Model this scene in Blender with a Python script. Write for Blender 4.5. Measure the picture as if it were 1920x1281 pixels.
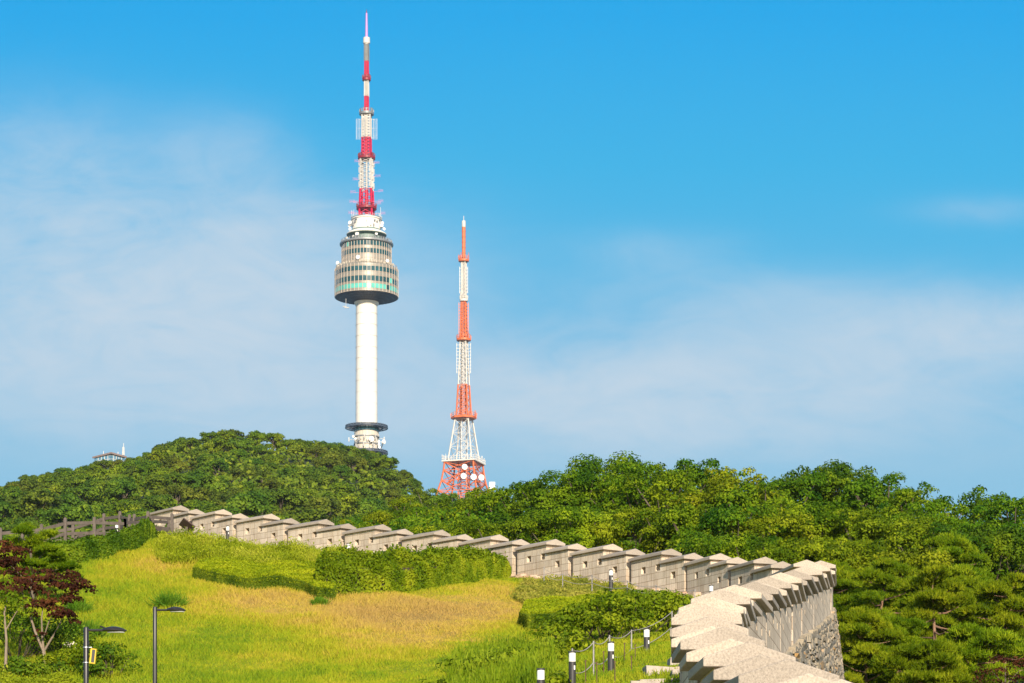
import bpy, math, random
import numpy as np
from mathutils import Vector, Matrix

for o in list(bpy.data.objects):
    bpy.data.objects.remove(o)
S = bpy.context.scene
C = S.collection
R = math.radians
random.seed(5)
rng = np.random.default_rng(5)

# ------------------------------------------------------------------ camera
F, H0 = 4800.0, 1700.0                 # focal length in photo pixels, height of the horizon line (below the frame)
cam = bpy.data.cameras.new("camera")
cam.sensor_fit = 'HORIZONTAL'
cam.sensor_width = 36.0
cam.lens = 36.0 * F / 1920.0
cam.shift_y = (H0 - 640.5) / 1920.0    # rising front: level camera, upright verticals
cam.clip_start = 0.5
cam.clip_end = 20000
camo = bpy.data.objects.new("camera", cam)
camo.rotation_euler = (R(90), 0, 0)
C.objects.link(camo)
S.camera = camo

# ------------------------------------------------------------------ sun, sky, exposure
SUN_AZ, SUN_EL = 10.0, 20.0            # to the right of straight behind the camera / above the horizon
sd = Vector((math.sin(R(SUN_AZ)) * math.cos(R(SUN_EL)), -math.cos(R(SUN_AZ)) * math.cos(R(SUN_EL)), math.sin(R(SUN_EL))))
sun = bpy.data.lights.new("sun", 'SUN')
sun.energy = 4.8
sun.angle = R(0.5)
sun.color = (1.0, 0.87, 0.68)
suno = bpy.data.objects.new("sun", sun)
suno.rotation_euler = sd.to_track_quat('Z', 'Y').to_euler()
suno.location = (20, -30, 60)
C.objects.link(suno)

W = bpy.data.worlds.new("World")
S.world = W
W.use_nodes = True
wn, wl = W.node_tree.nodes, W.node_tree.links
wn.clear()
def N(nodes, t, **k):
    n = nodes.new(t)
    for a, b in k.items():
        setattr(n, a, b)
    return n
sky = N(wn, 'ShaderNodeTexSky', sky_type='NISHITA', sun_disc=False, sun_elevation=R(SUN_EL), sun_rotation=R(180 - SUN_AZ),
        altitude=100, air_density=1.0, dust_density=0.3, ozone_density=2.5)
tc = N(wn, 'ShaderNodeTexCoord')
sep = N(wn, 'ShaderNodeSeparateXYZ')
wl.new(tc.outputs['Generated'], sep.inputs[0])
def wmath(op, a, b=None, clamp=False):
    n = N(wn, 'ShaderNodeMath', operation=op, use_clamp=clamp)
    for i, v in enumerate((a, b)):
        if v is None: continue
        if isinstance(v, (int, float)): n.inputs[i].default_value = v
        else: wl.new(v, n.inputs[i])
    return n.outputs[0]
ysafe = wmath('MAXIMUM', sep.outputs[1], 0.05)
az = wmath('DIVIDE', sep.outputs[0], ysafe)
el = wmath('DIVIDE', sep.outputs[2], ysafe)
comb = N(wn, 'ShaderNodeCombineXYZ')
wl.new(az, comb.inputs[0]); wl.new(el, comb.inputs[1])
def wnoise(scale, sx, sy, detail, rough, dist, rot=0.0):
    mp = N(wn, 'ShaderNodeMapping')
    mp.inputs['Scale'].default_value = (sx, sy, 1)
    mp.inputs['Rotation'].default_value = (0, 0, rot)
    wl.new(comb.outputs[0], mp.inputs[0])
    n = N(wn, 'ShaderNodeTexNoise')
    n.inputs['Scale'].default_value = scale
    n.inputs['Detail'].default_value = detail
    n.inputs['Roughness'].default_value = rough
    n.inputs['Distortion'].default_value = dist
    wl.new(mp.outputs[0], n.inputs['Vector'])
    return n.outputs['Fac']
def blob(px, py, rx, ry, amp):
    a = wmath('DIVIDE', wmath('SUBTRACT', az, (px - 960) / F), rx / F)
    b = wmath('DIVIDE', wmath('SUBTRACT', el, (H0 - py) / F), ry / F)
    r2 = wmath('ADD', wmath('MULTIPLY', a, a), wmath('MULTIPLY', b, b))
    return wmath('MULTIPLY', wmath('POWER', 2.718, wmath('MULTIPLY', r2, -1.0)), amp)
dens = None
for b in ((200, 590, 470, 150, 1.05), (470, 560, 300, 150, .75), (60, 360, 260, 140, .55), (430, 290, 120, 70, .30), (520, 410, 140, 60, .45), (330, 740, 480, 90, .45),
          (1780, 620, 260, 75, .80), (1480, 720, 380, 95, .75), (1130, 730, 330, 90, .70), (1850, 395, 130, 26, .20), (1380, 560, 260, 60, .35), (1230, 470, 140, 40, .22), (1000, 810, 900, 70, .28)):
    o_ = blob(*b)
    dens = o_ if dens is None else wmath('ADD', dens, o_)
n1 = wnoise(9, 1.0, 2.0, 8, .6, .8, R(22))
n2 = wnoise(22, .9, 2.3, 9, .62, 1.6, R(30))
nn = wmath('ADD', wmath('MULTIPLY', n1, 1.7), wmath('MULTIPLY', n2, 1.25))
nn = wmath('SUBTRACT', nn, .68)
cl = wmath('MULTIPLY', wmath('MULTIPLY', dens, 1.2), nn)
cl = wmath('SUBTRACT', 1.0, wmath('POWER', 2.718, wmath('MULTIPLY', wmath('MAXIMUM', cl, 0), -1.25)))
# the open sky ahead: azure above, paling towards the horizon
rp_ = N(wn, 'ShaderNodeValToRGB')
e_ = rp_.color_ramp.elements
SKY = [(.10, (.29, .56, .75)), (.175, (.25, .535, .75)), (.22, (.13, .49, .775)), (.25, (.078, .475, .79)), (.29, (.032, .45, .805)), (.35, (.0, .39, .83)), (.6, (.02, .30, .70)), (1.0, (.06, .24, .55))]
while len(e_) < len(SKY): e_.new(.5)
for i_, (p_, c_) in enumerate(SKY):
    e_[i_].position = p_; e_[i_].color = (*c_, 1)
wl.new(el, rp_.inputs[0])
up_ = N(wn, 'ShaderNodeMixRGB', blend_type='MULTIPLY'); up_.inputs[0].default_value = 1; up_.inputs[2].default_value = (5.75, 5.75, 5.75, 1)
wl.new(rp_.outputs[0], up_.inputs[1])
fwd = wmath('MULTIPLY', wmath('MULTIPLY', sep.outputs[1], 2.5, True), .97)
mh = N(wn, 'ShaderNodeMixRGB')
wl.new(fwd, mh.inputs[0]); wl.new(sky.outputs[0], mh.inputs[1]); wl.new(up_.outputs[0], mh.inputs[2])
mc = N(wn, 'ShaderNodeMixRGB'); mc.inputs[2].default_value = (3.5, 4.05, 4.6, 1)
wl.new(cl, mc.inputs[0]); wl.new(mh.outputs[0], mc.inputs[1])
bg = N(wn, 'ShaderNodeBackground'); bg.inputs['Strength'].default_value = 0.115
wl.new(mc.outputs[0], bg.inputs[0])
wo = N(wn, 'ShaderNodeOutputWorld')
wl.new(bg.outputs[0], wo.inputs[0])
S.view_settings.view_transform = 'Standard'
S.view_settings.look = 'None'
S.view_settings.gamma = 1.0
S.view_settings.exposure = 0.6
S.cycles.max_bounces = 6
S.cycles.transparent_max_bounces = 4
try:
    S.cycles.use_denoising = True
except Exception:
    pass

# ------------------------------------------------------------------ helpers
def at(px, py, Y):
    return Vector(((px - 960) / F * Y, Y, (H0 - py) / F * Y))

def tag(o, label=None, cat=None, group=None, kind=None):
    if label: o['label'] = label
    if cat: o['category'] = cat
    if group: o['group'] = group
    if kind: o['kind'] = kind
    return o

def empty(name, loc=(0, 0, 0), rz=0.0):
    o = bpy.data.objects.new(name, None)
    o.empty_display_size = .3
    o.location = loc
    o.rotation_euler = (0, 0, rz)
    C.objects.link(o)
    return o

def copy_tree(o, parent=None):
    c = o.copy()
    C.objects.link(c)
    if parent is not None:
        c.parent = parent
    for ch in list(o.children):
        copy_tree(ch, c)
    return c

class MB:
    """collects shapes that become ONE mesh"""
    def __init__(s):
        s.v, s.f = [], []
    def add(s, vs, fs):
        b = len(s.v)
        s.v += [tuple(x) for x in vs]
        s.f += [tuple(i + b for i in q) for q in fs]
        return s
    def box(s, c, d, rz=0.0, m=None):
        x, y, z = d[0] / 2, d[1] / 2, d[2] / 2
        vs = [Vector((a * x, b * y, e * z)) for a in (-1, 1) for b in (-1, 1) for e in (-1, 1)]
        if m is not None:
            vs = [m @ q for q in vs]
        elif rz:
            r = Matrix.Rotation(rz, 3, 'Z')
            vs = [r @ q for q in vs]
        c = Vector(c)
        return s.add([q + c for q in vs], [(0, 1, 3, 2), (4, 6, 7, 5), (0, 4, 5, 1), (2, 3, 7, 6), (0, 2, 6, 4), (1, 5, 7, 3)])
    def box2(s, a, b):
        return s.box([(a[i] + b[i]) / 2 for i in range(3)], [abs(b[i] - a[i]) for i in range(3)])
    def tube(s, pts, rad, n=6, cap=True):
        pts = [Vector(p) for p in pts]
        if not isinstance(rad, (list, tuple)):
            rad = [rad] * len(pts)
        vs, fs = [], []
        for i, p in enumerate(pts):
            d = (pts[min(i + 1, len(pts) - 1)] - pts[max(i - 1, 0)])
            d = d.normalized() if d.length > 1e-9 else Vector((0, 0, 1))
            a = Vector((0, 0, 1)) if abs(d.z) < .9 else Vector((1, 0, 0))
            u = d.cross(a).normalized(); w = d.cross(u)
            for k in range(n):
                t = 2 * math.pi * k / n
                vs.append(p + (u * math.cos(t) + w * math.sin(t)) * rad[i])
        for i in range(len(pts) - 1):
            for k in range(n):
                k2 = (k + 1) % n
                fs.append((i * n + k, i * n + k2, (i + 1) * n + k2, (i + 1) * n + k))
        if cap:
            fs.append(tuple(range(n - 1, -1, -1)))
            fs.append(tuple((len(pts) - 1) * n + k for k in range(n)))
        return s.add(vs, fs)
    def bar(s, p, q, w, h=None):
        """square bar between two points"""
        p, q = Vector(p), Vector(q)
        d = q - p
        L = d.length
        if L < 1e-6: return s
        m = d.to_track_quat('X', 'Z').to_matrix()
        return s.box((p + q) / 2, (L, w, h or w), m=m)
    def lathe(s, prof, n=48, c=(0, 0, 0), a0=0.0, a1=2 * math.pi):
        full = abs(a1 - a0 - 2 * math.pi) < 1e-6
        m = n if full else n + 1
        vs, fs = [], []
        for r, z in prof:
            for k in range(m):
                t = a0 + (a1 - a0) * k / n
                vs.append((c[0] + r * math.cos(t), c[1] + r * math.sin(t), c[2] + z))
        for i in range(len(prof) - 1):
            for k in range(n):
                k2 = (k + 1) % m
                fs.append((i * m + k, i * m + k2, (i + 1) * m + k2, (i + 1) * m + k))
        return s.add(vs, fs)
    def build(s, name, mat, parent=None, smooth=False, bevel=0.0):
        me = bpy.data.meshes.new(name)
        me.from_pydata(s.v, [], s.f)
        me.update()
        o = bpy.data.objects.new(name, me)
        if mat: me.materials.append(mat)
        if smooth:
            me.polygons.foreach_set('use_smooth', [True] * len(me.polygons))
            try: me.set_sharp_from_angle(angle=R(35))
            except Exception: pass
        if parent is not None: o.parent = parent
        C.objects.link(o)
        if bevel:
            b = o.modifiers.new("bevel", 'BEVEL'); b.width = bevel; b.segments = 2; b.limit_method = 'ANGLE'
        return o

def quads(name, V, mat, parent=None, link=True):
    """V: (n,4,3) array -> one mesh of n quads"""
    n = len(V)
    me = bpy.data.meshes.new(name)
    me.vertices.add(4 * n)
    me.vertices.foreach_set('co', np.ascontiguousarray(V, dtype=np.float32).ravel())
    me.loops.add(4 * n)
    me.loops.foreach_set('vertex_index', np.arange(4 * n, dtype=np.int32))
    me.polygons.add(n)
    me.polygons.foreach_set('loop_start', np.arange(0, 4 * n, 4, dtype=np.int32))
    try: me.polygons.foreach_set('loop_total', np.full(n, 4, dtype=np.int32))
    except Exception: pass
    me.update(calc_edges=True)
    if mat: me.materials.append(mat)
    o = bpy.data.objects.new(name, me)
    if parent is not None: o.parent = parent
    if link: C.objects.link(o)
    return o

def unit(a):
    return a / np.maximum(np.linalg.norm(a, axis=1, keepdims=True), 1e-9)

def leaf_quads(P, Nn, size, aspect=.6, fold=0.0):
    """diamond leaves at points P facing Nn"""
    n = len(P)
    r = unit(rng.normal(size=(n, 3)))
    u = unit(np.cross(Nn, r))
    w = np.cross(Nn, u)
    size = np.broadcast_to(np.asarray(size, float).reshape(-1, 1), (n, 1))
    V = np.empty((n, 4, 3))
    V[:, 0] = P - u * size * .5
    V[:, 1] = P + w * size * .5 * aspect + Nn * fold * size
    V[:, 2] = P + u * size * .5
    V[:, 3] = P - w * size * .5 * aspect + Nn * fold * size
    return V

def blade_quads(P, D, length, width):
    """thin blades that start at P and grow along D, tapering to a tip"""
    n = len(P)
    r = unit(rng.normal(size=(n, 3)))
    u = unit(np.cross(D, r))
    length = np.broadcast_to(np.asarray(length, float).reshape(-1, 1), (n, 1))
    width = np.broadcast_to(np.asarray(width, float).reshape(-1, 1), (n, 1))
    V = np.empty((n, 4, 3))
    V[:, 0] = P - u * width * .5
    V[:, 1] = P + u * width * .5
    V[:, 2] = P + D * length + u * width * .12
    V[:, 3] = P + D * length - u * width * .12
    return V

# ------------------------------------------------------------------ materials
def new_mat(name):
    m = bpy.data.materials.new(name)
    m.use_nodes = True
    nt = m.node_tree
    return m, nt.nodes, nt.links, nt.nodes['Principled BSDF']

def ramp(nodes, cols, interp='LINEAR'):
    n = nodes.new('ShaderNodeValToRGB')
    n.color_ramp.interpolation = interp
    e = n.color_ramp.elements
    while len(e) < len(cols): e.new(0.5)
    for i, (p, c) in enumerate(cols):
        e[i].position = p
        e[i].color = (*c, 1)
    return n

def mat_plain(name, col, rough=.6, metal=0.0, var=.12, scale=3.0, spec=.4, coords='Object', bump=0.0, bscale=40):
    m, n, l, b = new_mat(name)
    tx = n.new('ShaderNodeTexCoord')
    no = n.new('ShaderNodeTexNoise')
    no.inputs['Scale'].default_value = scale
    no.inputs['Detail'].default_value = 6
    l.new(tx.outputs[coords], no.inputs['Vector'])
    rp = ramp(n, [(.25, [c * (1 - var) for c in col]), (.75, [min(1, c * (1 + var)) for c in col])])
    l.new(no.outputs['Fac'], rp.inputs[0])
    l.new(rp.outputs[0], b.inputs['Base Color'])
    b.inputs['Roughness'].default_value = rough
    b.inputs['Metallic'].default_value = metal
    b.inputs['Specular IOR Level'].default_value = spec
    if bump:
        n2 = n.new('ShaderNodeTexNoise'); n2.inputs['Scale'].default_value = bscale; n2.inputs['Detail'].default_value = 4
        l.new(tx.outputs[coords], n2.inputs['Vector'])
        bp = n.new('ShaderNodeBump'); bp.inputs['Strength'].default_value = bump; bp.inputs['Distance'].default_value = .02
        l.new(n2.outputs['Fac'], bp.inputs['Height']); l.new(bp.outputs[0], b.inputs['Normal'])
    return m

def mat_leaf(name, dark, mid, light, trans=.35, scale=.9, rough=.6, tint=.0, spec=.08):
    """foliage: leaf colour varies by place in the crown, by leaf and by tree; light passes through the leaves"""
    m, n, l, b = new_mat(name)
    tx = n.new('ShaderNodeTexCoord')
    no = n.new('ShaderNodeTexNoise'); no.inputs['Scale'].default_value = scale; no.inputs['Detail'].default_value = 3
    l.new(tx.outputs['Object'], no.inputs['Vector'])
    fine = n.new('ShaderNodeTexNoise'); fine.inputs['Scale'].default_value = scale * 14; fine.inputs['Detail'].default_value = 2
    l.new(tx.outputs['Object'], fine.inputs['Vector'])
    ad = n.new('ShaderNodeMath'); ad.operation = 'MULTIPLY_ADD'
    l.new(fine.outputs['Fac'], ad.inputs[0]); ad.inputs[1].default_value = .55
    l.new(no.outputs['Fac'], ad.inputs[2])
    sb = n.new('ShaderNodeMath'); sb.operation = 'SUBTRACT'; sb.inputs[1].default_value = .275
    l.new(ad.outputs[0], sb.inputs[0])
    rp = ramp(n, [(.30, dark), (.5, mid), (.70, light)])
    l.new(sb.outputs[0], rp.inputs[0])
    col = rp.outputs[0]
    oi = n.new('ShaderNodeObjectInfo')
    hs_ = n.new('ShaderNodeHueSaturation')
    mr = n.new('ShaderNodeMapRange'); mr.inputs['To Min'].default_value = .5 - tint; mr.inputs['To Max'].default_value = .5 + tint
    l.new(oi.outputs['Random'], mr.inputs['Value'])
    l.new(mr.outputs[0], hs_.inputs['Hue'])
    m2 = n.new('ShaderNodeMath'); m2.operation = 'MULTIPLY_ADD'; m2.inputs[1].default_value = 7.13; m2.inputs[2].default_value = 0
    l.new(oi.outputs['Random'], m2.inputs[0])
    fr = n.new('ShaderNodeMath'); fr.operation = 'FRACT'; l.new(m2.outputs[0], fr.inputs[0])
    mr2 = n.new('ShaderNodeMapRange'); mr2.inputs['To Min'].default_value = 1 - tint * 6; mr2.inputs['To Max'].default_value = 1 + tint * 6
    l.new(fr.outputs[0], mr2.inputs['Value']); l.new(mr2.outputs[0], hs_.inputs['Value'])
    l.new(col, hs_.inputs['Color'])
    col = hs_.outputs[0]
    l.new(col, b.inputs['Base Color'])
    b.inputs['Roughness'].default_value = rough
    b.inputs['Specular IOR Level'].default_value = spec
    tr = n.new('ShaderNodeBsdfTranslucent'); l.new(col, tr.inputs['Color'])
    mx = n.new('ShaderNodeMixShader'); mx.inputs[0].default_value = trans
    l.new(b.outputs[0], mx.inputs[1]); l.new(tr.outputs[0], mx.inputs[2])
    l.new(mx.outputs[0], n['Material Output'].inputs['Surface'])
    return m
def mat_granite(name, base, speck=.22, scale=55, bricks=None, bump=.4, warm=(1, 1, 1), blotch=.12, face='side'):
    """speckled granite; with bricks=(length, course) ashlar joints are drawn in as well"""
    m, n, l, b = new_mat(name)
    tx = n.new('ShaderNodeTexCoord')
    no = n.new('ShaderNodeTexNoise'); no.inputs['Scale'].default_value = scale; no.inputs['Detail'].default_value = 3; no.inputs['Roughness'].default_value = .8
    l.new(tx.outputs['Object'], no.inputs['Vector'])
    rp = ramp(n, [(.33, [c * (1 - speck) for c in base]), (.5, base), (.68, [min(1, c * (1 + speck * .8)) for c in base])])
    l.new(no.outputs['Fac'], rp.inputs[0])
    bl = n.new('ShaderNodeTexNoise'); bl.inputs['Scale'].default_value = 1.4; bl.inputs['Detail'].default_value = 6
    gp = n.new('ShaderNodeNewGeometry')
    l.new(gp.outputs['Position'], bl.inputs['Vector'])
    r2 = ramp(n, [(.3, (1 - blotch, 1 - blotch * 1.1, 1 - blotch * 1.3)), (.7, (1 + blotch * .5, 1 + blotch * .4, 1 + blotch * .2))])
    l.new(bl.outputs['Fac'], r2.inputs[0])
    mu = n.new('ShaderNodeMixRGB'); mu.blend_type = 'MULTIPLY'; mu.inputs[0].default_value = 1
    l.new(rp.outputs[0], mu.inputs[1]); l.new(r2.outputs[0], mu.inputs[2])
    col = mu.outputs[0]
    bp = n.new('ShaderNodeBump'); bp.inputs['Strength'].default_value = bump; bp.inputs['Distance'].default_value = .01
    l.new(no.outputs['Fac'], bp.inputs['Height'])
    if bricks:
        sx = n.new('ShaderNodeSeparateXYZ'); l.new(tx.outputs['Object'], sx.inputs[0])
        ax = n.new('ShaderNodeMath'); ax.operation = 'ADD'; l.new(sx.outputs[0], ax.inputs[0]); l.new(sx.outputs[1], ax.inputs[1])
        cb = n.new('ShaderNodeCombineXYZ'); l.new(ax.outputs[0], cb.inputs[0]); l.new(sx.outputs[2], cb.inputs[1])
        bt = n.new('ShaderNodeTexBrick')
        bt.inputs['Scale'].default_value = 1.0
        bt.inputs['Brick Width'].default_value = bricks[0]
        bt.inputs['Row Height'].default_value = bricks[1]
        bt.inputs['Mortar Size'].default_value = .011
        bt.inputs['Mortar Smooth'].default_value = .2
        bt.inputs['Bias'].default_value = 0
        bt.offset = .43; bt.squash = .72; bt.squash_frequency = 2
        bt.inputs['Color1'].default_value = (1.05, 1.03, 1.0, 1); bt.inputs['Color2'].default_value = (.80, .78, .76, 1)
        bt.inputs['Mortar'].default_value = (.42, .36, .31, 1)
        l.new(cb.outputs[0], bt.inputs['Vector'])
        m3 = n.new('ShaderNodeMixRGB'); m3.blend_type = 'MULTIPLY'; m3.inputs[0].default_value = 1
        l.new(col, m3.inputs[1]); l.new(bt.outputs['Color'], m3.inputs[2])
        # rain streaks running down the blocks
        ws = n.new('ShaderNodeMapping'); ws.inputs['Scale'].default_value = (9, 9, .7); l.new(tx.outputs['Object'], ws.inputs[0])
        wsn = n.new('ShaderNodeTexNoise'); wsn.inputs['Scale'].default_value = 1.0; wsn.inputs['Detail'].default_value = 4; l.new(ws.outputs[0], wsn.inputs['Vector'])
        wr = ramp(n, [(.35, (.84, .80, .75)), (.6, (1, 1, 1))]); l.new(wsn.outputs['Fac'], wr.inputs[0])
        m4 = n.new('ShaderNodeMixRGB'); m4.blend_type = 'MULTIPLY'; m4.inputs[0].default_value = 1
        l.new(m3.outputs[0], m4.inputs[1]); l.new(wr.outputs[0], m4.inputs[2])
        col = m4.outputs[0]
    oi = n.new('ShaderNodeObjectInfo')
    rv = ramp(n, [(0, (.76, .75, .74)), (.5, (1, .98, .96)), (1, (1.16, 1.12, 1.06))] if not bricks else [(0, (.90, .89, .88)), (1, (1.08, 1.06, 1.02))]); l.new(oi.outputs['Random'], rv.inputs[0])
    mv = n.new('ShaderNodeMixRGB'); mv.blend_type = 'MULTIPLY'; mv.inputs[0].default_value = 1
    l.new(col, mv.inputs[1]); l.new(rv.outputs[0], mv.inputs[2]); col = mv.outputs[0]
    l.new(bp.outputs[0], b.inputs['Normal'])
    l.new(col, b.inputs['Base Color'])
    b.inputs['Roughness'].default_value = .85
    b.inputs['Specular IOR Level'].default_value = .25
    return m

M_ASHLAR = mat_granite("granite_ashlar", (.66, .59, .51), bricks=(.92, .285), scale=45)
M_COPING = mat_granite("granite_coping", (.41, .36, .31), speck=.30, scale=38, blotch=.1)
M_DARK = mat_plain("dark_recess", (.03, .028, .026), .9)

def mat_stones(name, cols, scale=.8, island=True):
    m, n, l, b = new_mat(name)
    gp = n.new('ShaderNodeNewGeometry')
    rp = ramp(n, cols)
    l.new(gp.outputs['Random Per Island'], rp.inputs[0])
    no = n.new('ShaderNodeTexNoise'); no.inputs['Scale'].default_value = 9; no.inputs['Detail'].default_value = 8; no.inputs['Roughness'].default_value = .7
    l.new(gp.outputs['Position'], no.inputs['Vector'])
    r2 = ramp(n, [(.3, (.55, .52, .48)), (.5, (1, 1, 1)), (.72, (1.2, 1.15, 1.05))])
    l.new(no.outputs['Fac'], r2.inputs[0])
    mu = n.new('ShaderNodeMixRGB'); mu.blend_type = 'MULTIPLY'; mu.inputs[0].default_value = .9
    l.new(rp.outputs[0], mu.inputs[1]); l.new(r2.outputs[0], mu.inputs[2])
    bp = n.new('ShaderNodeBump'); bp.inputs['Strength'].default_value = .8; bp.inputs['Distance'].default_value = .04
    l.new(no.outputs['Fac'], bp.inputs['Height']); l.new(bp.outputs[0], b.inputs['Normal'])
    l.new(mu.outputs[0], b.inputs['Base Color'])
    b.inputs['Roughness'].default_value = .9
    b.inputs['Specular IOR Level'].default_value = .2
    return m
M_RUBBLE = mat_stones("rubble_stone", [(0, (.22, .195, .16)), (.25, (.29, .255, .205)), (.5, (.19, .18, .16)), (.7, (.33, .28, .21)), (.9, (.27, .23, .185)), (.94, (.38, .23, .09)), (1, (.38, .35, .31))])
M_FOOT = mat_stones("pinkish_footing_stone", [(0, (.46, .33, .25)), (.4, (.52, .42, .33)), (.7, (.42, .26, .18)), (1, (.58, .50, .42))])
M_STEP = mat_stones("step_stone", [(0, (.42, .31, .24)), (.4, (.52, .45, .38)), (.7, (.36, .25, .19)), (1, (.48, .43, .39))])

# ------------------------------------------------------------------ the wall's course on the hill
DP = []                                    # (x, Y, ridge height) of the lower end of each merlon, from the foot of the slope upwards
def ridge_of(Y): return 3.77 + .1453 * (Y - 33.1)
for x, Y, z in ((3.25, 19.8, 1.45), (3.0, 22.0, 1.82), (2.78, 24.2, 2.20), (2.58, 26.6, 2.61), (2.48, 29.2, 3.05), (2.49, 32.0, 3.50), (2.66, 35.0, 3.95),
                (2.92, 38.2, None), (3.3, 41.5, None), (3.85, 46, None), (4.6, 50, None), (5.3, 54, None), (6.1, 59, None), (7.0, 65, None),
                (7.88, 70, None), (8.85, 76, None), (9.95, 82.8, None)):
    DP.append((x, Y, z if z is not None else ridge_of(Y)))
far = []
P = [(2.725, 109.0)]
# upper merlons: photo column and row of the ridge's lower end
cols_far = {6: (975, 1011.5), 5: (870, 1002), 4: (757, 992), 3: (651, 982), 2: (544, 972), 1: (449, 963), 0: (367, 955), -1: (291, 948)}
cur = (2.725, 109.0)
ups = [(2.725, 109.0, (H0 - 1019.5) / F * 109.0)]
for k in (6, 5, 4, 3, 2, 1, 0, -1):
    px, py = cols_far[k]
    k_ = (px - 960) / F
    # point on the column's vertical plane 4.2 m farther along
    x0, y0 = cur
    a = k_ * k_ + 1; b_ = -2 * (k_ * x0 + y0); c_ = x0 * x0 + y0 * y0 - 4.2 ** 2
    disc = max(b_ * b_ - 4 * a * c_, 0)
    Y = (-b_ + math.sqrt(disc)) / (2 * a)
    cur = (k_ * Y, Y)
    ups.append((cur[0], cur[1], (H0 - py) / F * Y))
right = [(10.93, 90.3, 12.08), (10.03, 95.2, 12.83), (8.67, 98.86, 13.49), (7.2, 101.97, 14.08), (5.035, 105.55, 14.75)]
DP += right + ups
NW = len(DP)

# height of the lawn: smooth surface through known points (wall foot, path, lawn)
CP = []
for x, Y, z in DP:
    CP.append((x, Y, z - 1.72))
CP += [(3.41, 65, 6.43), (2.3, 60, 5.5), (1.3, 55, 4.7), (.56, 50, 3.9), (-5.4, 74, 6.45), (-11.1, 74, 6.3), (-14.5, 76, 6.8), (-20, 76, 6.6),
       (-20.5, 115, 16.2), (-26, 112, 15.6), (-18, 102, 13.45), (-14, 112, 15.9),
       (0, 0, -1.75), (6, 0, -1.75), (-20, 0, -1.75), (20, 0, -1.75), (-12, 40, 1.2), (-30, 40, 1.0), (0, 30, 1.2), (-30, 75, 6.2), (-34, 110, 15.0), (-3, 50, 3.2), (-4, 62, 4.7),
       (-24, 128, 17.5), (-30, 135, 17.2), (4.5, 12, -.1)]
CP = np.array(CP)
def tps_fit(cp, lam=.4):
    n = len(cp)
    d = np.hypot(cp[:, None, 0] - cp[None, :, 0], cp[:, None, 1] - cp[None, :, 1])
    K = np.where(d > 0, d * d * np.log(np.maximum(d, 1e-9)), 0) + np.eye(n) * lam
    Pm = np.c_[np.ones(n), cp[:, :2]]
    A = np.zeros((n + 3, n + 3)); A[:n, :n] = K; A[:n, n:] = Pm; A[n:, :n] = Pm.T
    return np.linalg.solve(A, np.r_[cp[:, 2], 0, 0, 0])
TW = tps_fit(CP)
def gz_arr(x, y):
    x = np.asarray(x, float); y = np.asarray(y, float)
    sh = x.shape
    x = x.ravel(); y = y.ravel()
    out = np.empty(len(x))
    for i in range(0, len(x), 20000):
        xx, yy = x[i:i + 20000], y[i:i + 20000]
        d = np.hypot(xx[:, None] - CP[None, :, 0], yy[:, None] - CP[None, :, 1])
        U = np.where(d > 0, d * d * np.log(np.maximum(d, 1e-9)), 0)
        out[i:i + 20000] = U @ TW[:-3] + TW[-3] + TW[-2] * xx + TW[-1] * yy
    return out.reshape(sh)
def gz(x, y): return float(gz_arr(np.array([x]), np.array([y]))[0])
_Ys = np.arange(22, 150, .1)
def hit(px, py):
    """the lawn point seen at a place of the photo"""
    xs = (px - 960) / F * _Ys
    d = gz_arr(xs, _Ys) - (H0 - py) / F * _Ys
    i = np.argmax(d > 0)
    if not (d > 0).any(): i = int(np.argmax(d))
    Y = _Ys[i]
    return Vector((xs[i], Y, gz(xs[i], Y)))

WP = np.array([(p[0], p[1]) for p in DP])
def wall_side(x, y):
    """signed distance to the wall's line: below zero on the lawn side"""
    x = np.asarray(x, float); y = np.asarray(y, float)
    best = np.full(x.shape, 1e9); sg = np.zeros(x.shape)
    for i in range(NW - 1):
        a, b_ = WP[i], WP[i + 1]
        d = b_ - a; L2 = d @ d
        t = ((x - a[0]) * d[0] + (y - a[1]) * d[1]) / L2
        if i == 0: t = np.minimum(t, 1)
        elif i == NW - 2: t = np.maximum(t, 0)
        else: t = np.clip(t, 0, 1)
        dx = x - (a[0] + t * d[0]); dy = y - (a[1] + t * d[1])
        dist = np.hypot(dx, dy)
        cr = dx * d[1] - dy * d[0]                # > 0 to the right of the way up
        m = dist < best
        best = np.where(m, dist, best); sg = np.where(m, np.sign(cr), sg)
    return best * sg

# ------------------------------------------------------------------ fortress wall
wall = empty('fortress_wall', (DP[0][0], DP[0][1], 0))
tag(wall, 'pale granite fortress wall with stepped gabled parapets climbing the grassy hill', 'fortress wall')
W0 = Vector((DP[0][0], DP[0][1], 0))
BT = .74                                  # body thickness
CW = 1.0                                  # width of the coping
def slab_holes(mb, u0, u1, v0, v1, z0, z1, holes):
    """a slab pierced by square holes [(u,z,w,h)], made of the pieces around them"""
    holes = sorted(holes)
    u = u0
    for (hu, hz_, hw, hh) in holes:
        a, b_ = hu - hw / 2, hu + hw / 2
        mb.box2((u, v0, z0), (a, v1, z1))
        mb.box2((a, v0, z0), (b_, v1, hz_ - hh / 2))
        mb.box2((a, v0, hz_ + hh / 2), (b_, v1, z1))
        u = b_
    mb.box2((u, v0, z0), (u1, v1, z1))
def coping(mb, u0, u1, z, wl=CW / 2, th=.105, rise=.165):
    pr = [(-wl, 0), (wl, 0), (wl, th), (0, th + rise), (-wl, th)]
    vs = [(u0, v, z + h) for v, h in pr] + [(u1, v, z + h) for v, h in pr]
    fs = [(4, 3, 2, 1, 0), (5, 6, 7, 8, 9)] + [(k, (k + 1) % 5, 5 + (k + 1) % 5, 5 + k) for k in range(5)]
    mb.add(vs, fs)
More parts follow.
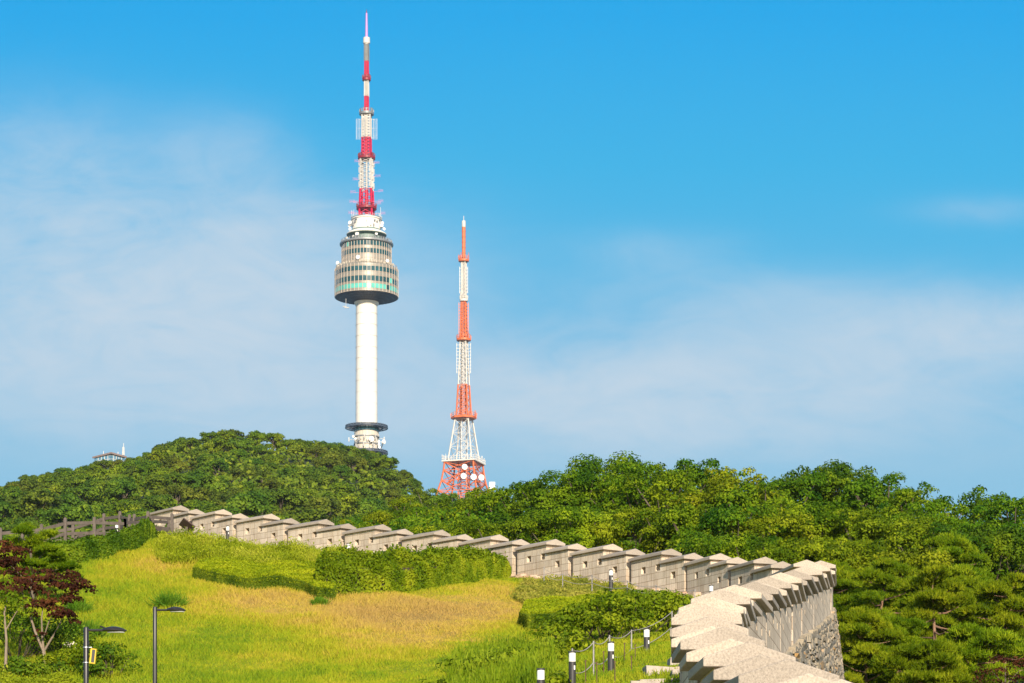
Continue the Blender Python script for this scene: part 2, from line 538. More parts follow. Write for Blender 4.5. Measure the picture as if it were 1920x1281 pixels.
for i in range(NW - 1):
    a, b_ = Vector(DP[i]), Vector(DP[i + 1])
    d = Vector((b_.x - a.x, b_.y - a.y, 0)); L = d.length
    ang = math.atan2(d.y, d.x)
    rise = max(b_.z - a.z, .1)
    gap = .30 if L > 3.5 else .16
    lo = .40 * L
    zr = a.z                               # ridge of the lower half
    zc = zr - .27                          # underside of its coping
    up = rise * .54
    zb = -2.5                              # foot, below ground (relative to ridge)
    mb = MB()
    hs, hh = (.32, .27) if L > 3.5 else (.24, .24)
    # local frame: u along the wall uphill, v to the outside (right of the way up), z from the lower ridge
    f = BT / 2
    e = .06 if L > 3.5 else .03
    zl = -.27
    hl = [((L - gap) * .22, zl - .53, hs, hh)]
    hu = [((L - gap) * .5, zl + up - .46, hs, hh), ((L - gap) * .77, zl + up - .46, hs, hh)]
    for (v0, v1, hol, sc) in ((f - .30, f, True, 1.0), (-f + .28, f - .30, False, 1), (-f, -f + .28, True, .55)):
        A = [(q[0], q[1], q[2] * sc, q[3] * sc) for q in hl] if hol else []
        B = [(q[0], q[1], q[2] * sc, q[3] * sc) for q in hu] if hol else []
        slab_holes(mb, e, lo, v0, v1, zb, zl, A)
        slab_holes(mb, lo, L - gap, v0, v1, zb, zl + up, B)
    merlon = mb.build('merlon', M_ASHLAR, wall)
    merlon.location = Vector((a.x, a.y, zr)) - W0
    merlon.rotation_euler = (random.uniform(-.006, .006), random.uniform(-.006, .006), ang + random.uniform(-.008, .008))
    lcap = MB(); coping(lcap, -.11 if L > 3.5 else -.10, lo - .003, zl + .002)
    ucap = MB(); coping(ucap, lo - .20 if L > 3.5 else lo - .15, L - gap + .06, zl + up + .002)
    for c_, nm in ((lcap, 'coping'), (ucap, 'coping')):
        c_.build(nm, M_COPING, merlon, bevel=.012)
# outer rubble base under the parapet, leaning outwards below
def stone(mb, c, m, dx, dy, dz, j=.16):
    """one rough block: m maps (along, out, up)"""
    q = []
    for s in (-1, 1):
        for t in (-1, 1):
            for w in (-1, 1):
                v = Vector((s * dx / 2 * (1 + random.uniform(-j, j)), t * dy / 2, w * dz / 2 * (1 + random.uniform(-j, j))))
                if t > 0:
                    v.x *= random.uniform(.80, 1.0); v.z *= random.uniform(.75, 1.0); v.y += random.uniform(-.05, .05)
                q.append(Vector(c) + m @ v)
    mb.add(q, [(0, 1, 3, 2), (4, 6, 7, 5), (0, 4, 5, 1), (2, 3, 7, 6), (0, 2, 6, 4), (1, 5, 7, 3)])
rub = MB(); core = MB()
for i in range(3, NW - 6):
    a, b_ = Vector(DP[i]), Vector(DP[i + 1])
    d = Vector((b_.x - a.x, b_.y - a.y, 0)); L = d.length; d.normalize()
    nrm = Vector((d.y, -d.x, 0))
    m = Matrix((d, nrm, Vector((0, 0, 1)))).transposed()
    depth = 7.5 if 5 < i < 26 else 4.5
    bat = .13
    top0 = a.z - 1.55
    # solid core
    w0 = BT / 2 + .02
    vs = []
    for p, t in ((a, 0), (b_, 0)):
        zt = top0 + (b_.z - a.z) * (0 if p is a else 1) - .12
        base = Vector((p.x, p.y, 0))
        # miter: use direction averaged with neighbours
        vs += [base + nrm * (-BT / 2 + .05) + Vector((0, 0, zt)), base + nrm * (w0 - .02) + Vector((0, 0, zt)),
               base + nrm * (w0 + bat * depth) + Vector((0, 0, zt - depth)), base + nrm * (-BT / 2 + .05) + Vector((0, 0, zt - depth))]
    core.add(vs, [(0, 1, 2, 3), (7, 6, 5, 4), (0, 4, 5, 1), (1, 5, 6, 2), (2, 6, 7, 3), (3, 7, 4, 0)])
    z = 0.0
    rown = 0
    while z < depth:
        hgt = random.uniform(.13, .24)
        s = -random.uniform(0, .25)
        while s < L + .05:
            w = random.uniform(.35, 1.1)
            sm = s + w / 2
            rise = (b_.z - a.z) * max(0, min(1, sm / L))
            zc = top0 + rise - z - hgt / 2
            pos = a + d * sm
            out = w0 + bat * (z + hgt / 2)
            stone(rub, (pos.x + nrm.x * (out - .06), pos.y + nrm.y * (out - .06), zc), m, w * .97, .26, hgt * .97)
            s += w
        z += hgt
        rown += 1
for v_ in (rub, core):
    v_.v = [(x - W0.x, y - W0.y, z) for x, y, z in v_.v]
rb = rub.build('rubble_base', M_RUBBLE, wall)
core.build('rubble_core', mat_plain("rubble_mortar", (.17, .15, .125), .95, scale=6), rb)  # core behind the stones in a plain brown mortar colour

# rough pinkish footing stones along the lawn side
foot = MB()
for i in range(8, NW - 1):
    a, b_ = Vector(DP[i]), Vector(DP[i + 1])
    d = Vector((b_.x - a.x, b_.y - a.y, 0)); L = d.length; d.normalize()
    nrm = Vector((-d.y, d.x, 0))
    m = Matrix((d, nrm, Vector((0, 0, 1)))).transposed()
    for row in range(2):
        s = random.uniform(-.1, .1)
        while s < L:
            w = random.uniform(.3, .85)
            p = a + d * (s + w / 2) + nrm * (BT / 2 + .12 + .26 * row)
            hg = random.uniform(.20, .32) - .08 * row
            g = gz(p.x, p.y)
            stone(foot, (p.x, p.y, g + hg / 2 - .10), m, w * .95, .34, hg)
            s += w
foot.v = [(x - W0.x, y - W0.y, z) for x, y, z in foot.v]
foot.build('footing', M_FOOT, wall)

# ------------------------------------------------------------------ ground
DRY = ((325, 1040, 2.2, 6, .30), (260, 1065, 2.0, 4, .22), (420, 1112, 2.2, 5, .42), (530, 1128, 2.2, 5, .45), (650, 1150, 2.6, 6, .50), (770, 1150, 2.6, 7, .52), (880, 1140, 2.2, 7, .52), (945, 1115, 1.6, 6, .40),
       (800, 1205, 2.4, 5, .40), (690, 1200, 1.6, 3, .25), (560, 1210, 1.5, 2.5, .20), (480, 1250, 1.4, 2, .22), (1020, 1150, 1.5, 4, .30), (350, 1180, .8, 2, .2))
def mat_lawn(name):
    m, n, l, b = new_mat(name)
    gp = n.new('ShaderNodeNewGeometry')
    sp = n.new('ShaderNodeSeparateXYZ'); l.new(gp.outputs['Position'], sp.inputs[0])
    flat = n.new('ShaderNodeCombineXYZ'); l.new(sp.outputs[0], flat.inputs[0]); l.new(sp.outputs[1], flat.inputs[1])
    def noise(sc, det, rough=.6, vec=None):
        q = n.new('ShaderNodeTexNoise'); q.inputs['Scale'].default_value = sc; q.inputs['Detail'].default_value = det; q.inputs['Roughness'].default_value = rough
        l.new(vec or flat.outputs[0], q.inputs['Vector']); return q.outputs['Fac']
    def mth(op, a, c=None, d=None, clamp=False):
        q = n.new('ShaderNodeMath'); q.operation = op; q.use_clamp = clamp
        for i, v in enumerate((a, c, d)):
            if v is None: continue
            if isinstance(v, (int, float)): q.inputs[i].default_value = v
            else: l.new(v, q.inputs[i])
        return q.outputs[0]
    big = noise(.16, 5, .62)
    med = noise(.9, 5, .65)
    fine = noise(9, 3, .7)
    # dry patches of the lawn (world x, y, half-widths, strength); elsewhere the grass is greener
    f = mth('ADD', mth('MULTIPLY', big, .9), mth('MULTIPLY', med, .85))
    f = mth('ADD', f, mth('MULTIPLY', fine, 1.1))
    f = mth('SUBTRACT', f, .60)
    for px, py, sx_, sy_, am in DRY:
        p = hit(px, py)
        qa = mth('DIVIDE', mth('SUBTRACT', sp.outputs[0], p.x), sx_); qb = mth('DIVIDE', mth('SUBTRACT', sp.outputs[1], p.y), sy_)
        r2 = mth('ADD', mth('MULTIPLY', qa, qa), mth('MULTIPLY', qb, qb))
        f = mth('SUBTRACT', f, mth('MULTIPLY', mth('POWER', 2.718, mth('MULTIPLY', r2, -1.0)), am * .78))
    f = mth('ADD', f, 0.0, None, True)
    rp = ramp(n, [(.0, (.41, .27, .08)), (.18, (.47, .325, .085)), (.36, (.49, .36, .06)), (.55, (.40, .365, .024)), (.75, (.29, .335, .014)), (1.0, (.14, .24, .010))])
    l.new(f, rp.inputs[0])
    l.new(rp.outputs[0], b.inputs['Base Color'])
    b.inputs['Roughness'].default_value = .9; b.inputs['Specular IOR Level'].default_value = .1
    tr = n.new('ShaderNodeBsdfTranslucent'); l.new(rp.outputs[0], tr.inputs['Color'])
    mx = n.new('ShaderNodeMixShader'); mx.inputs[0].default_value = .25
    l.new(b.outputs[0], mx.inputs[1]); l.new(tr.outputs[0], mx.inputs[2])
    l.new(mx.outputs[0], n['Material Output'].inputs['Surface'])
    return m
M_LAWN = mat_lawn("lawn_grass")
M_WOODFLOOR = mat_plain("woodland_floor", (.07, .085, .03), .95, var=.4, scale=.4)

def grid_mesh(name, xs, ys, zf, keep, mat):
    X, Y = np.meshgrid(xs, ys)
    Z = zf(X, Y)
    nx, ny = len(xs), len(ys)
    vs = np.c_[X.ravel(), Y.ravel(), Z.ravel()]
    k = keep(X, Y).ravel()
    idx = np.arange(nx * ny).reshape(ny, nx)
    q = np.stack([idx[:-1, :-1], idx[:-1, 1:], idx[1:, 1:], idx[1:, :-1]], -1).reshape(-1, 4)
    q = q[k[q].all(1)]
    me = bpy.data.meshes.new(name)
    me.from_pydata(vs.tolist(), [], q.tolist())
    me.update()
    me.polygons.foreach_set('use_smooth', [True] * len(me.polygons))
    me.materials.append(mat)
    o = bpy.data.objects.new(name, me); C.objects.link(o)
    return o
def bumps(X, Y):
    return .05 * np.sin(X * 1.3 + 2 * np.sin(Y * .31)) * np.cos(Y * .9 + X * .4) + .03 * np.sin(X * 2.9 + Y * 1.7)
lawn = grid_mesh('lawn', np.arange(-44, 14, .33), np.arange(-12, 146, .4), lambda X, Y: gz_arr(X, Y) + bumps(X, Y),
                 lambda X, Y: wall_side(X, Y) < .25, M_LAWN)
tag(lawn, kind='structure')

def outer_z(X, Y):
    """woodland outside the wall: well below the wall, climbing away from the camera"""
    s = np.maximum(wall_side(np.clip(X, -60, 60), np.clip(Y, -10, 175)), 0)
    base = np.interp(Y, [-50, 20, 60, 90, 110, 140, 180, 230, 260], [-6, -3, 2.6, 6.6, 8.3, 12.5, 16.5, 16, 4])
    return base + .6 * np.sin(X * .11) * np.cos(Y * .07)
outer = grid_mesh('woodland_slope', np.r_[np.arange(-60, 60, 1.0), np.arange(60, 200, 10)], np.r_[np.arange(-12, 200, 1.0), np.arange(200, 270, 10)], outer_z,
                  lambda X, Y: (wall_side(np.clip(X, -60, 60), np.clip(Y, -10, 175)) > -.2) | (Y > 144) , M_WOODFLOOR)
tag(outer, kind='structure')
# the wide land round about
def land_z(X, Y):
    return -3 - 4 * np.clip(np.hypot(X, Y - 60) / 300, 0, 1)
land = grid_mesh('ground', np.arange(-1100, 1101, 100), np.arange(-300, 1451, 50),
                 lambda X, Y: land_z(X, Y) - 6, lambda X, Y: np.ones_like(X, bool), M_WOODFLOOR)
tag(land, kind='structure')
# ------------------------------------------------------------------ the white observation tower
M_TWHITE = mat_plain("white_concrete", (.70, .665, .61), .6, var=.05, scale=.15)
M_TCREAM = mat_plain("cream_concrete", (.56, .50, .41), .6, var=.06, scale=.3)
M_RED = mat_plain("red_steel", (.50, .008, .055), .45, var=.15, scale=.4)
M_DRED = mat_plain("dark_red_steel", (.22, .012, .025), .5, var=.15, scale=.4)
M_PINK = mat_plain("pink_aerial", (.60, .20, .42), .5)
M_VIOLET = mat_plain("violet_pole", (.40, .22, .50), .5)
M_WSTEEL = mat_plain("white_steel", (.56, .53, .49), .5, var=.08, scale=.4)
M_GSTEEL = mat_plain("grey_steel", (.22, .23, .24), .5, metal=.3, var=.2, scale=.3)
M_DSTEEL = mat_plain("dark_blue_steel", (.055, .075, .11), .5, var=.25, scale=.3)
M_PANEL = mat_plain("beige_panel", (.24, .228, .20), .42, metal=.15, var=.10, scale=.25)
M_MULL = mat_plain("pinkish_mullion", (.36, .285, .22), .4, var=.1)
M_GLASS_D = mat_plain("dark_green_glass", (.012, .060, .062), .08, var=.5, scale=.15, spec=.8)
M_GLASS_L = mat_plain("turquoise_blind_glass", (.10, .42, .35), .15, var=.25, scale=.2, spec=.6)
M_UNDER = mat_plain("dark_underside", (.040, .055, .10), .6, var=.3, scale=.2)
M_GGREEN = mat_plain("grey_green_soffit", (.13, .20, .18), .6)
M_ORANGE = mat_plain("orange_steel", (.60, .14, .05), .5, var=.12, scale=.4)
M_DISH = mat_plain("dish_white", (.80, .78, .74), .5, var=.04)

TY = 1237.0
TP = at(687.3, 900, TY)
K = TY / F                                # metres per photo pixel at the tower
def tz(py, r=0.0): return (H0 - py) / F * (TY - r) - TP.z
tower = empty('observation_tower', TP)
tag(tower, 'tall white broadcasting tower with round glazed pod and red and white aerial mast', 'tower')

def lattice(mb, z0, z1, h0, h1, rot, nseg, leg=.5, br=.3, diag=True, c=(0, 0)):
    if br > .15: leg, br = leg * .68, br * .5
    """four legged lattice section; h = half diagonal"""
    def pt(k, t):
        h = h0 + (h1 - h0) * t
        a = rot + k * math.pi / 2
        return Vector((c[0] + h * math.cos(a), c[1] + h * math.sin(a), z0 + (z1 - z0) * t))
    for k in range(4):
        mb.bar(pt(k, 0), pt(k, 1), leg)
        for i in range(nseg):
            t0, t1 = i / nseg, (i + 1) / nseg
            mb.bar(pt(k, t1), pt(k + 1, t1), br)
            if diag:
                mb.bar(pt(k, t0), pt(k + 1, t1), br)
                mb.bar(pt(k + 1, t0), pt(k, t1), br)
def ring_deck(mb, r, z, th=.6, r_in=0.0, rail=1.2, n=40, posts=20):
    mb.lathe([(r_in + .01, z), (r, z), (r, z + th), (r_in + .01, z + th)], n)
    if rail:
        for zz in (rail * .5, rail):
            mb.lathe([(r - .12, z + th + zz), (r + .02, z + th + zz), (r + .02, z + th + zz + .12), (r - .12, z + th + zz + .12), (r - .12, z + th + zz)], n)
        for k in range(posts):
            t = 2 * math.pi * k / posts
            mb.bar((r * math.cos(t), r * math.sin(t), z + th), (r * math.cos(t), r * math.sin(t), z + th + rail), .14)
def dish(name, c, direction, r, parent, mat=None):
    d = Vector(direction).normalized()
    q = d.to_track_quat('Z', 'Y').to_matrix()
    mb = MB()
    prof = [(0.01, 0), (r * .6, r * .06), (r, r * .22), (r, r * .30), (r * .96, r * .62), (r * .02, r * .66)]
    t = MB().lathe(prof, 20)
    mb.add([Vector(c) + q @ Vector(p) for p in t.v], t.f)
    mb.bar(Vector(c), Vector(c) - d * r * .9, r * .35)
    return mb.build(name, mat or M_DISH, parent, smooth=True)

# shaft
sh = MB().lathe([(5.35, tz(960)), (5.32, tz(800)), (5.2, tz(690)), (5.15, tz(575)), (5.15, tz(562))], 64)
sh.build('shaft', M_TWHITE, tower, smooth=True)
pj = MB()
for py in range(590, 800, 21):
    z = tz(py); pj.lathe([(5.30, z), (5.345, z + .04), (5.345, z + .16), (5.30, z + .2)], 64)
pj.build('pour_joint', mat_plain("grey_concrete_joint", (.645, .61, .56), .7), tower)
# base drum with ribs and two open ring platforms
db = MB().lathe([(5.75, tz(960)), (5.75, tz(803))], 56)
drum = db.build('base_drum', M_TCREAM, tower, smooth=True)
rb_ = MB()
for k in range(24):
    t = 2 * math.pi * k / 24
    rb_.bar((5.82 * math.cos(t), 5.82 * math.sin(t), tz(900)), (5.82 * math.cos(t), 5.82 * math.sin(t), tz(806)), .22)
for py in (821, 835):
    rb_.lathe([(5.7, tz(py)), (6.25, tz(py)), (6.25, tz(py) + .55), (5.7, tz(py) + .55)], 48)
rb_.build('rib', M_GSTEEL, drum)
def truss_ring(z, r0, r1, th):
    mb = MB()
    for r in (r0, (r0 + r1) / 2, r1):
        for zz in (z, z + th):
            mb.lathe([(r - .16, zz), (r + .16, zz), (r + .16, zz + .3), (r - .16, zz + .3), (r - .16, zz)], 48)
    mb.lathe([(r1 + .18, z), (r1 + .3, z), (r1 + .3, z + .45), (r1 + .18, z + .45), (r1 + .18, z)], 48)
    n = 32
    for k in range(n):
        a, b_ = 2 * math.pi * k / n, 2 * math.pi * (k + .5) / n
        f_ = lambda r, t, zz: (r * math.cos(t), r * math.sin(t), zz)
        mb.bar(f_(r0, a, z + .15), f_(r1, a, z + .15), .22)
        mb.bar(f_(r0, a, z + th), f_(r1, a, z + th), .22)
        mb.bar(f_(r0, a, z + .15), f_(r1, b_, z + th), .18)
        mb.bar(f_(r1, a, z), f_(r1, a, z + th + .7), .12)
    return mb
truss_ring(tz(803.5), 5.9, 10.1, .9).build('ring_platform', M_DSTEEL, tower)
truss_ring(tz(851.5), 5.9, 10.1, .9).build('ring_platform', M_DSTEEL, tower)
gl = MB().lathe([(5.95, tz(810)), (5.95, tz(803.5))], 48)
gl.build('glazed_band', M_GLASS_D, drum)
M_GEAR = mat_plain("grey_white_gear", (.42, .41, .40), .5, var=.3, scale=1)
for k in range(26):
    eq = MB()
    t = random.uniform(-1.2, 1.2) - math.pi / 2 + random.choice((-.9, .9)) * random.random()
    r = random.uniform(6.3, 8.6); z = tz(random.uniform(820, 848))
    eq.bar((5.6 * math.cos(t), 5.6 * math.sin(t), z), (r * math.cos(t), r * math.sin(t), z), .18)
    eq.box((r * math.cos(t), r * math.sin(t), z + random.uniform(-.2, .3)), (.45, .45, random.uniform(.8, 2.2)), rz=t)
    eq.build('antenna_bracket', M_GEAR, tower)
dish('dish', (2.6, -6.4, tz(824, 6)), (.3, -1, 0), 1.35, tower)
dish('dish', (8.2, -3.5, tz(829, 3)), (.9, -.5, 0), 1.2, tower)
for k, (px, py) in enumerate(((711, 828), (711, 833), (712, 838), (668, 822), (664, 818))):
    x = (px - 687.3) * K
    dish('dish', (x, -math.sqrt(max(8.0 - (x / 2.4) ** 2, 9)) - 1, tz(py, 5)), (.3 if x > 0 else -.3, -1, 0), .62, tower)

# pod -------------------------------------------------------------
RL, RU = 15.3, 12.0
zl0, zl1 = tz(558.5), tz(507)
zu1 = tz(461.5)
und = MB().lathe([(6.0, tz(567.5)), (RL * .7, tz(562.5)), (RL - .25, zl0 - .1), (RL, zl0 + .15)], 96)
und_o = und.build('pod_underside', M_UNDER, tower)
ur = MB()
for k in range(48):
    t = 2 * math.pi * k / 48
    ur.bar((6.0 * math.cos(t), 6.0 * math.sin(t), tz(567.5) - .06), ((RL - .3) * math.cos(t), (RL - .3) * math.sin(t), zl0 - .16), .10)
for r, py in ((8.3, 565.4), (10.6, 562.6), (12.9, 560.6)):
    z = tz(py) - .12
    ur.lathe([(r - .08, z), (r + .08, z), (r + .08, z + .1), (r - .08, z + .1), (r - .08, z)], 96)
ur.build('panel_joint', mat_plain("blue_joint_line", (.10, .12, .17), .5), und_o)
MB().lathe([(5.2, tz(574)), (5.85, tz(571)), (6.05, tz(566)), (5.9, tz(562))], 56).build('collar', M_TWHITE, tower, smooth=True)
lower = MB().lathe([(RL, zl0), (RL, zl1), (RL - .5, zl1 + .35), (RU, zl1 + 1.3)], 96).build('lower_drum', M_PANEL, tower)
upper = MB().lathe([(RU, zl1 + .9), (RU, zu1), (RU - .4, zu1 + .2)], 96).build('upper_drum', M_PANEL, tower)
def mullions(r, z0, z1, n, parent, hor):
    mb = MB()
    for k in range(n):
        t = 2 * math.pi * (k + .5) / n
        mb.bar((r * math.cos(t), r * math.sin(t), z0), (r * math.cos(t), r * math.sin(t), z1), .26)
    for z in hor:
        mb.lathe([(r - .1, z - .07), (r + .09, z - .07), (r + .09, z + .07), (r - .1, z + .07), (r - .1, z - .07)], 96)
    mb.build('mullion', M_MULL, parent)
NB = 48
def zf(zoom_y, r): return tz(400 + zoom_y / 6.405, r)      # front face rows
rows_l = [(630, 678, 0), (747, 800, 0), (838, 886, 1)]
rows_u = [(322, 372, 0), (418, 466, 0)]
mullions(RL + .02, zl0, zl1, NB, lower, [zf(v, RL) for v in (614, 690, 735, 812, 830, 896, 922)])
mullions(RU + .02, zl1 + 1.0, zu1, NB, upper, [zf(v, RU) for v in (380, 408, 478, 525, 560)])
def win_row(r, y0, y1, kind, parent, n=NB):
    z0, z1 = zf(y1 + 4, r), zf(y0 - 3, r)
    rest_d, rest_l = MB(), MB()
    for k in range(n):
        t0, t1 = 2 * math.pi * (k + .5 + .08) / n, 2 * math.pi * (k + 1.5 - .08) / n
        rr = r + .07
        light = (kind == 1 and random.random() < .88) or (kind == 0 and random.random() < .08)
        q = [(rr * math.cos(t), rr * math.sin(t), z) for t, z in ((t0, z0), (t1, z0), (t1, z1), (t0, z1))]
        q += [((rr - .2) * math.cos(t), (rr - .2) * math.sin(t), z) for t, z in ((t0, z0), (t1, z0), (t1, z1), (t0, z1))]
        fs = [(0, 1, 2, 3), (0, 4, 5, 1), (1, 5, 6, 2), (2, 6, 7, 3), (3, 7, 4, 0)]
        tm = (t0 + t1) / 2
        if math.sin(tm) < -.12:
            w_ = MB().add(q, fs).build('window', M_GLASS_L if light else M_GLASS_D, parent)
        else:
            (rest_l if light else rest_d).add(q, fs)
    o_ = rest_d
    o_.add(rest_l.v, rest_l.f)
    o_.build('window', M_GLASS_D, parent)
for y0, y1, k in rows_l: win_row(RL, y0, y1, k, lower)
for y0, y1, k in rows_u: win_row(RU, y0, y1, k, upper)
MB().lathe([(RU - .1, tz(462.5)), (12.7, tz(461.5)), (12.95, tz(460.5)), (12.95, tz(458)), (12.3, tz(457.5)), (7.0, tz(456))], 96).build('roof_rim', M_GSTEEL, tower)
# clutter on the pod's shoulder
sc = MB()
for k in range(70):
    t = 2 * math.pi * random.random(); r = random.uniform(RU + .4, RL - .7); h = random.uniform(.5, 1.5)
    sc.box((r * math.cos(t), r * math.sin(t), zl1 + .6 + h / 2), (random.uniform(.3, 1.2), random.uniform(.3, .8), h), rz=t)
ring_deck(sc, RL - .5, zl1 + .25, .1, RL - 1.0, 1.0, 60, 48)
sc.build('shoulder_equipment', mat_plain("cream_gear", (.45, .40, .33), .6, var=.35, scale=.8), tower)
rc = MB()
for k in range(60):
    t = 2 * math.pi * random.random(); r = random.uniform(9.5, 12.2); h = random.uniform(.4, 1.6)
    rc.box((r * math.cos(t), r * math.sin(t), tz(457.5) + h / 2), (random.uniform(.2, .9), random.uniform(.2, .6), h), rz=t)
ring_deck(rc, 12.4, tz(457.6), .1, 12.0, 1.1, 60, 48)
rc.build('roof_equipment', M_GSTEEL, tower)
# neck, saucer, top drum
MB().lathe([(7.4, tz(458)), (7.4, tz(440))], 64).build('neck', M_GGREEN, tower, smooth=True)
MB().lathe([(7.3, tz(444)), (9.4, tz(442.5)), (9.65, tz(441)), (9.5, tz(439.5)), (7.2, tz(434)), (7.0, tz(432))], 72).build('saucer', M_GGREEN, tower)
MB().lathe([(9.66, tz(441.6)), (9.72, tz(440.4)), (9.55, tz(439.2)), (7.15, tz(434))], 72).build('saucer_top', M_TWHITE, tower)
MB().lathe([(7.0, tz(436)), (6.95, tz(414)), (7.5, tz(413.4)), (7.5, tz(411.8)), (.2, tz(411.6))], 72).build('top_drum', M_TWHITE, tower)
for k in range(22):
    t = 2 * math.pi * random.random(); r = random.uniform(7.1, 7.5); z = tz(random.uniform(415, 430)); h = random.uniform(.5, 1.4)
    MB().box((r * math.cos(t), r * math.sin(t), z), (.8, .5, h), rz=t).build('equipment_box', M_GSTEEL, tower)
tg = MB()
tg.lathe([(7.3, tz(411.9)), (7.5, tz(411.9)), (7.5, tz(411.9) + .5), (7.3, tz(411.9) + .5), (7.3, tz(411.9))], 40)
for k in range(40):
    t = 2 * math.pi * k / 40
    tg.bar((7.4 * math.cos(t), 7.4 * math.sin(t), tz(412)), (7.4 * math.cos(t), 7.4 * math.sin(t), tz(412) + random.uniform(.9, 2.2)), .16)
tg.build('top_railing', M_GSTEEL, tower)
for zx, zy, r in ((370, 115, .95), (360, 150, .7), (368, 190, .75), (750, 118, .75), (742, 150, .8), (768, 190, .7), (460, 247, .95), (683, 245, .7), (330, 295, .6), (410, 275, .5)):
    px, py = 600 + zx / 6.405, 400 + zy / 6.405
    x = (px - 687.3) * K
    y = -math.sqrt(max(8.2 ** 2 - x * x, 4))
    dish('dish', (x, y, tz(py, -y)), (x * .08, -1, .05), r, tower)
for zx, zy, r in ((478, 530, 1.0), (815, 575, .9), (218, 598, .9)):
    px, py = 600 + zx / 6.405, 400 + zy / 6.405
    x = (px - 687.3) * K
    y = -math.sqrt(max(13.3 ** 2 - x * x, 1))
    dish('dish', (x, y, tz(py, -y)), (x * .05, -1, .05), r, tower)
sg = MB(); x = (651 - 687.3) * K
sg.box((x - .6, -9, tz(575, 9)), (1.8, .4, .5)); sg.box((x + .4, -9, tz(577, 9)), (2.2, .4, .5)); sg.bar((x, -9, tz(560, 9)), (x, -9, tz(577, 9)), .2)
sg.build('hanging_gear', M_GSTEEL, tower)

# aerial mast -----------------------------------------------------
def seg(name, mat, y0, y1, h0, h1, nseg, leg=.5, br=.3, rot=R(38), core=None, cmat=None):
    mb = MB()
    lattice(mb, tz(y0), tz(y1), h0 * K, h1 * K, rot, nseg, leg, br)
    o_ = mb.build(name, mat, tower)
    if core:
        MB().lathe([(core * K, tz(y0)), (core * K, tz(y1))], 10).build('core', cmat or mat, o_)
    return o_
seg('mast_section', M_RED, 413, 391, 17.5, 16, 2, 1.0, .45, core=3.5)
seg('mast_section', M_RED, 391, 356, 16, 14.5, 3, 1.0, .42, core=3.2)
s3 = seg('mast_section', M_WSTEEL, 356, 299, 14.5, 14, 8, .7, .3, core=1.8)
pn = MB()
for k in range(4):
    a = R(38) + k * math.pi / 2
    for i in range(4):
        z0, z1 = tz(353 - i * 13.5), tz(353 - i * 13.5 - 11)
        for off in (-.8, .8):
            cx, cy = 14.8 * K * math.cos(a), 14.8 * K * math.sin(a)
            tx, ty = -math.sin(a), math.cos(a)
            pn.bar((cx + tx * off, cy + ty * off, z0), (cx + tx * off, cy + ty * off, z1), .22)
        for j in range(4):
            z = z0 + (z1 - z0) * (j + .5) / 4
            pn.bar((cx - tx * 1.4, cy - ty * 1.4, z), (cx + tx * 1.4, cy + ty * 1.4, z), .2)
pn.build('antenna_panel', M_WSTEEL, s3)
seg('mast_section', M_RED, 295, 259, 11, 10.5, 6, .7, .5, core=3.6)
s5 = seg('mast_section', M_WSTEEL, 259, 216, 11, 10.5, 8, .7, .5, core=3.4)
ld = MB()
for a in (R(10), R(170), R(262)):
    cx, cy = 16.3 * K * math.cos(a), 16.3 * K * math.sin(a)
    for off in (-.9, .9):
        tx, ty = (off, 0) if abs(math.cos(a)) > .5 else (off, 0)
        ld.bar((cx + tx, cy, tz(261)), (cx + tx, cy, tz(222)), .1)
    for i in range(18):
        z = tz(260 - i * 2.2)
        ld.bar((cx - .9, cy, z), (cx + .9, cy, z), .09)
for a in (R(10), R(170)):
    for py in (258, 240, 224):
        ld.bar((9 * K * math.cos(a), 9 * K * math.sin(a), tz(py)), (16 * K * math.cos(a), 16 * K * math.sin(a), tz(py)), .1)
ld.build('dipole_ladder', M_WSTEEL, s5)
seg('mast_section', M_RED, 212, 181, 4.6, 4.4, 7, .5, .32, core=2.6)
seg('mast_section', M_WSTEEL, 181, 152, 5.2, 5.0, 7, .5, .32, core=2.4)
seg('mast_section', M_RED, 148, 115, 4.6, 4.4, 8, .5, .32, core=2.6)
seg('mast_section', M_GSTEEL, 115, 84, 5.8, 5.6, 8, .35, .25, core=3.2, cmat=mat_plain("pale_grey_gear", (.40, .39, .36), .5, var=.3, scale=1))
MB().lathe([(4.4 * K, tz(84)), (4.4 * K, tz(79)), (6.4 * K, tz(82)), (6.4 * K, tz(71)), (.05, tz(71))], 16).build('top_cylinder', M_WSTEEL, tower)
MB().lathe([(2.7 * K, tz(72)), (2.4 * K, tz(50)), (1.7 * K, tz(25)), (.1, tz(24))], 10).build('pole', M_VIOLET, tower, smooth=True)
MB().lathe([(.8 * K, tz(25)), (1.0 * K, tz(23.5)), (.5 * K, tz(21)), (.05, tz(18))], 8).build('beacon', M_DRED, tower)
for py, r, mat in ((391, 19, M_DRED), (297, 16.2, M_DRED), (213.5, 13.7, M_GSTEEL), (149.5, 8, M_DRED)):
    mb = MB(); ring_deck(mb, r * K, tz(py) - .5, 1.1, 0, 1.3, 28, 16)
    for k in range(14):
        t = 2 * math.pi * random.random()
        mb.box((r * K * .92 * math.cos(t), r * K * .92 * math.sin(t), tz(py) + 1.4), (.4, .4, random.uniform(.8, 1.8)), rz=t)
    mb.build('mast_platform', mat, tower)
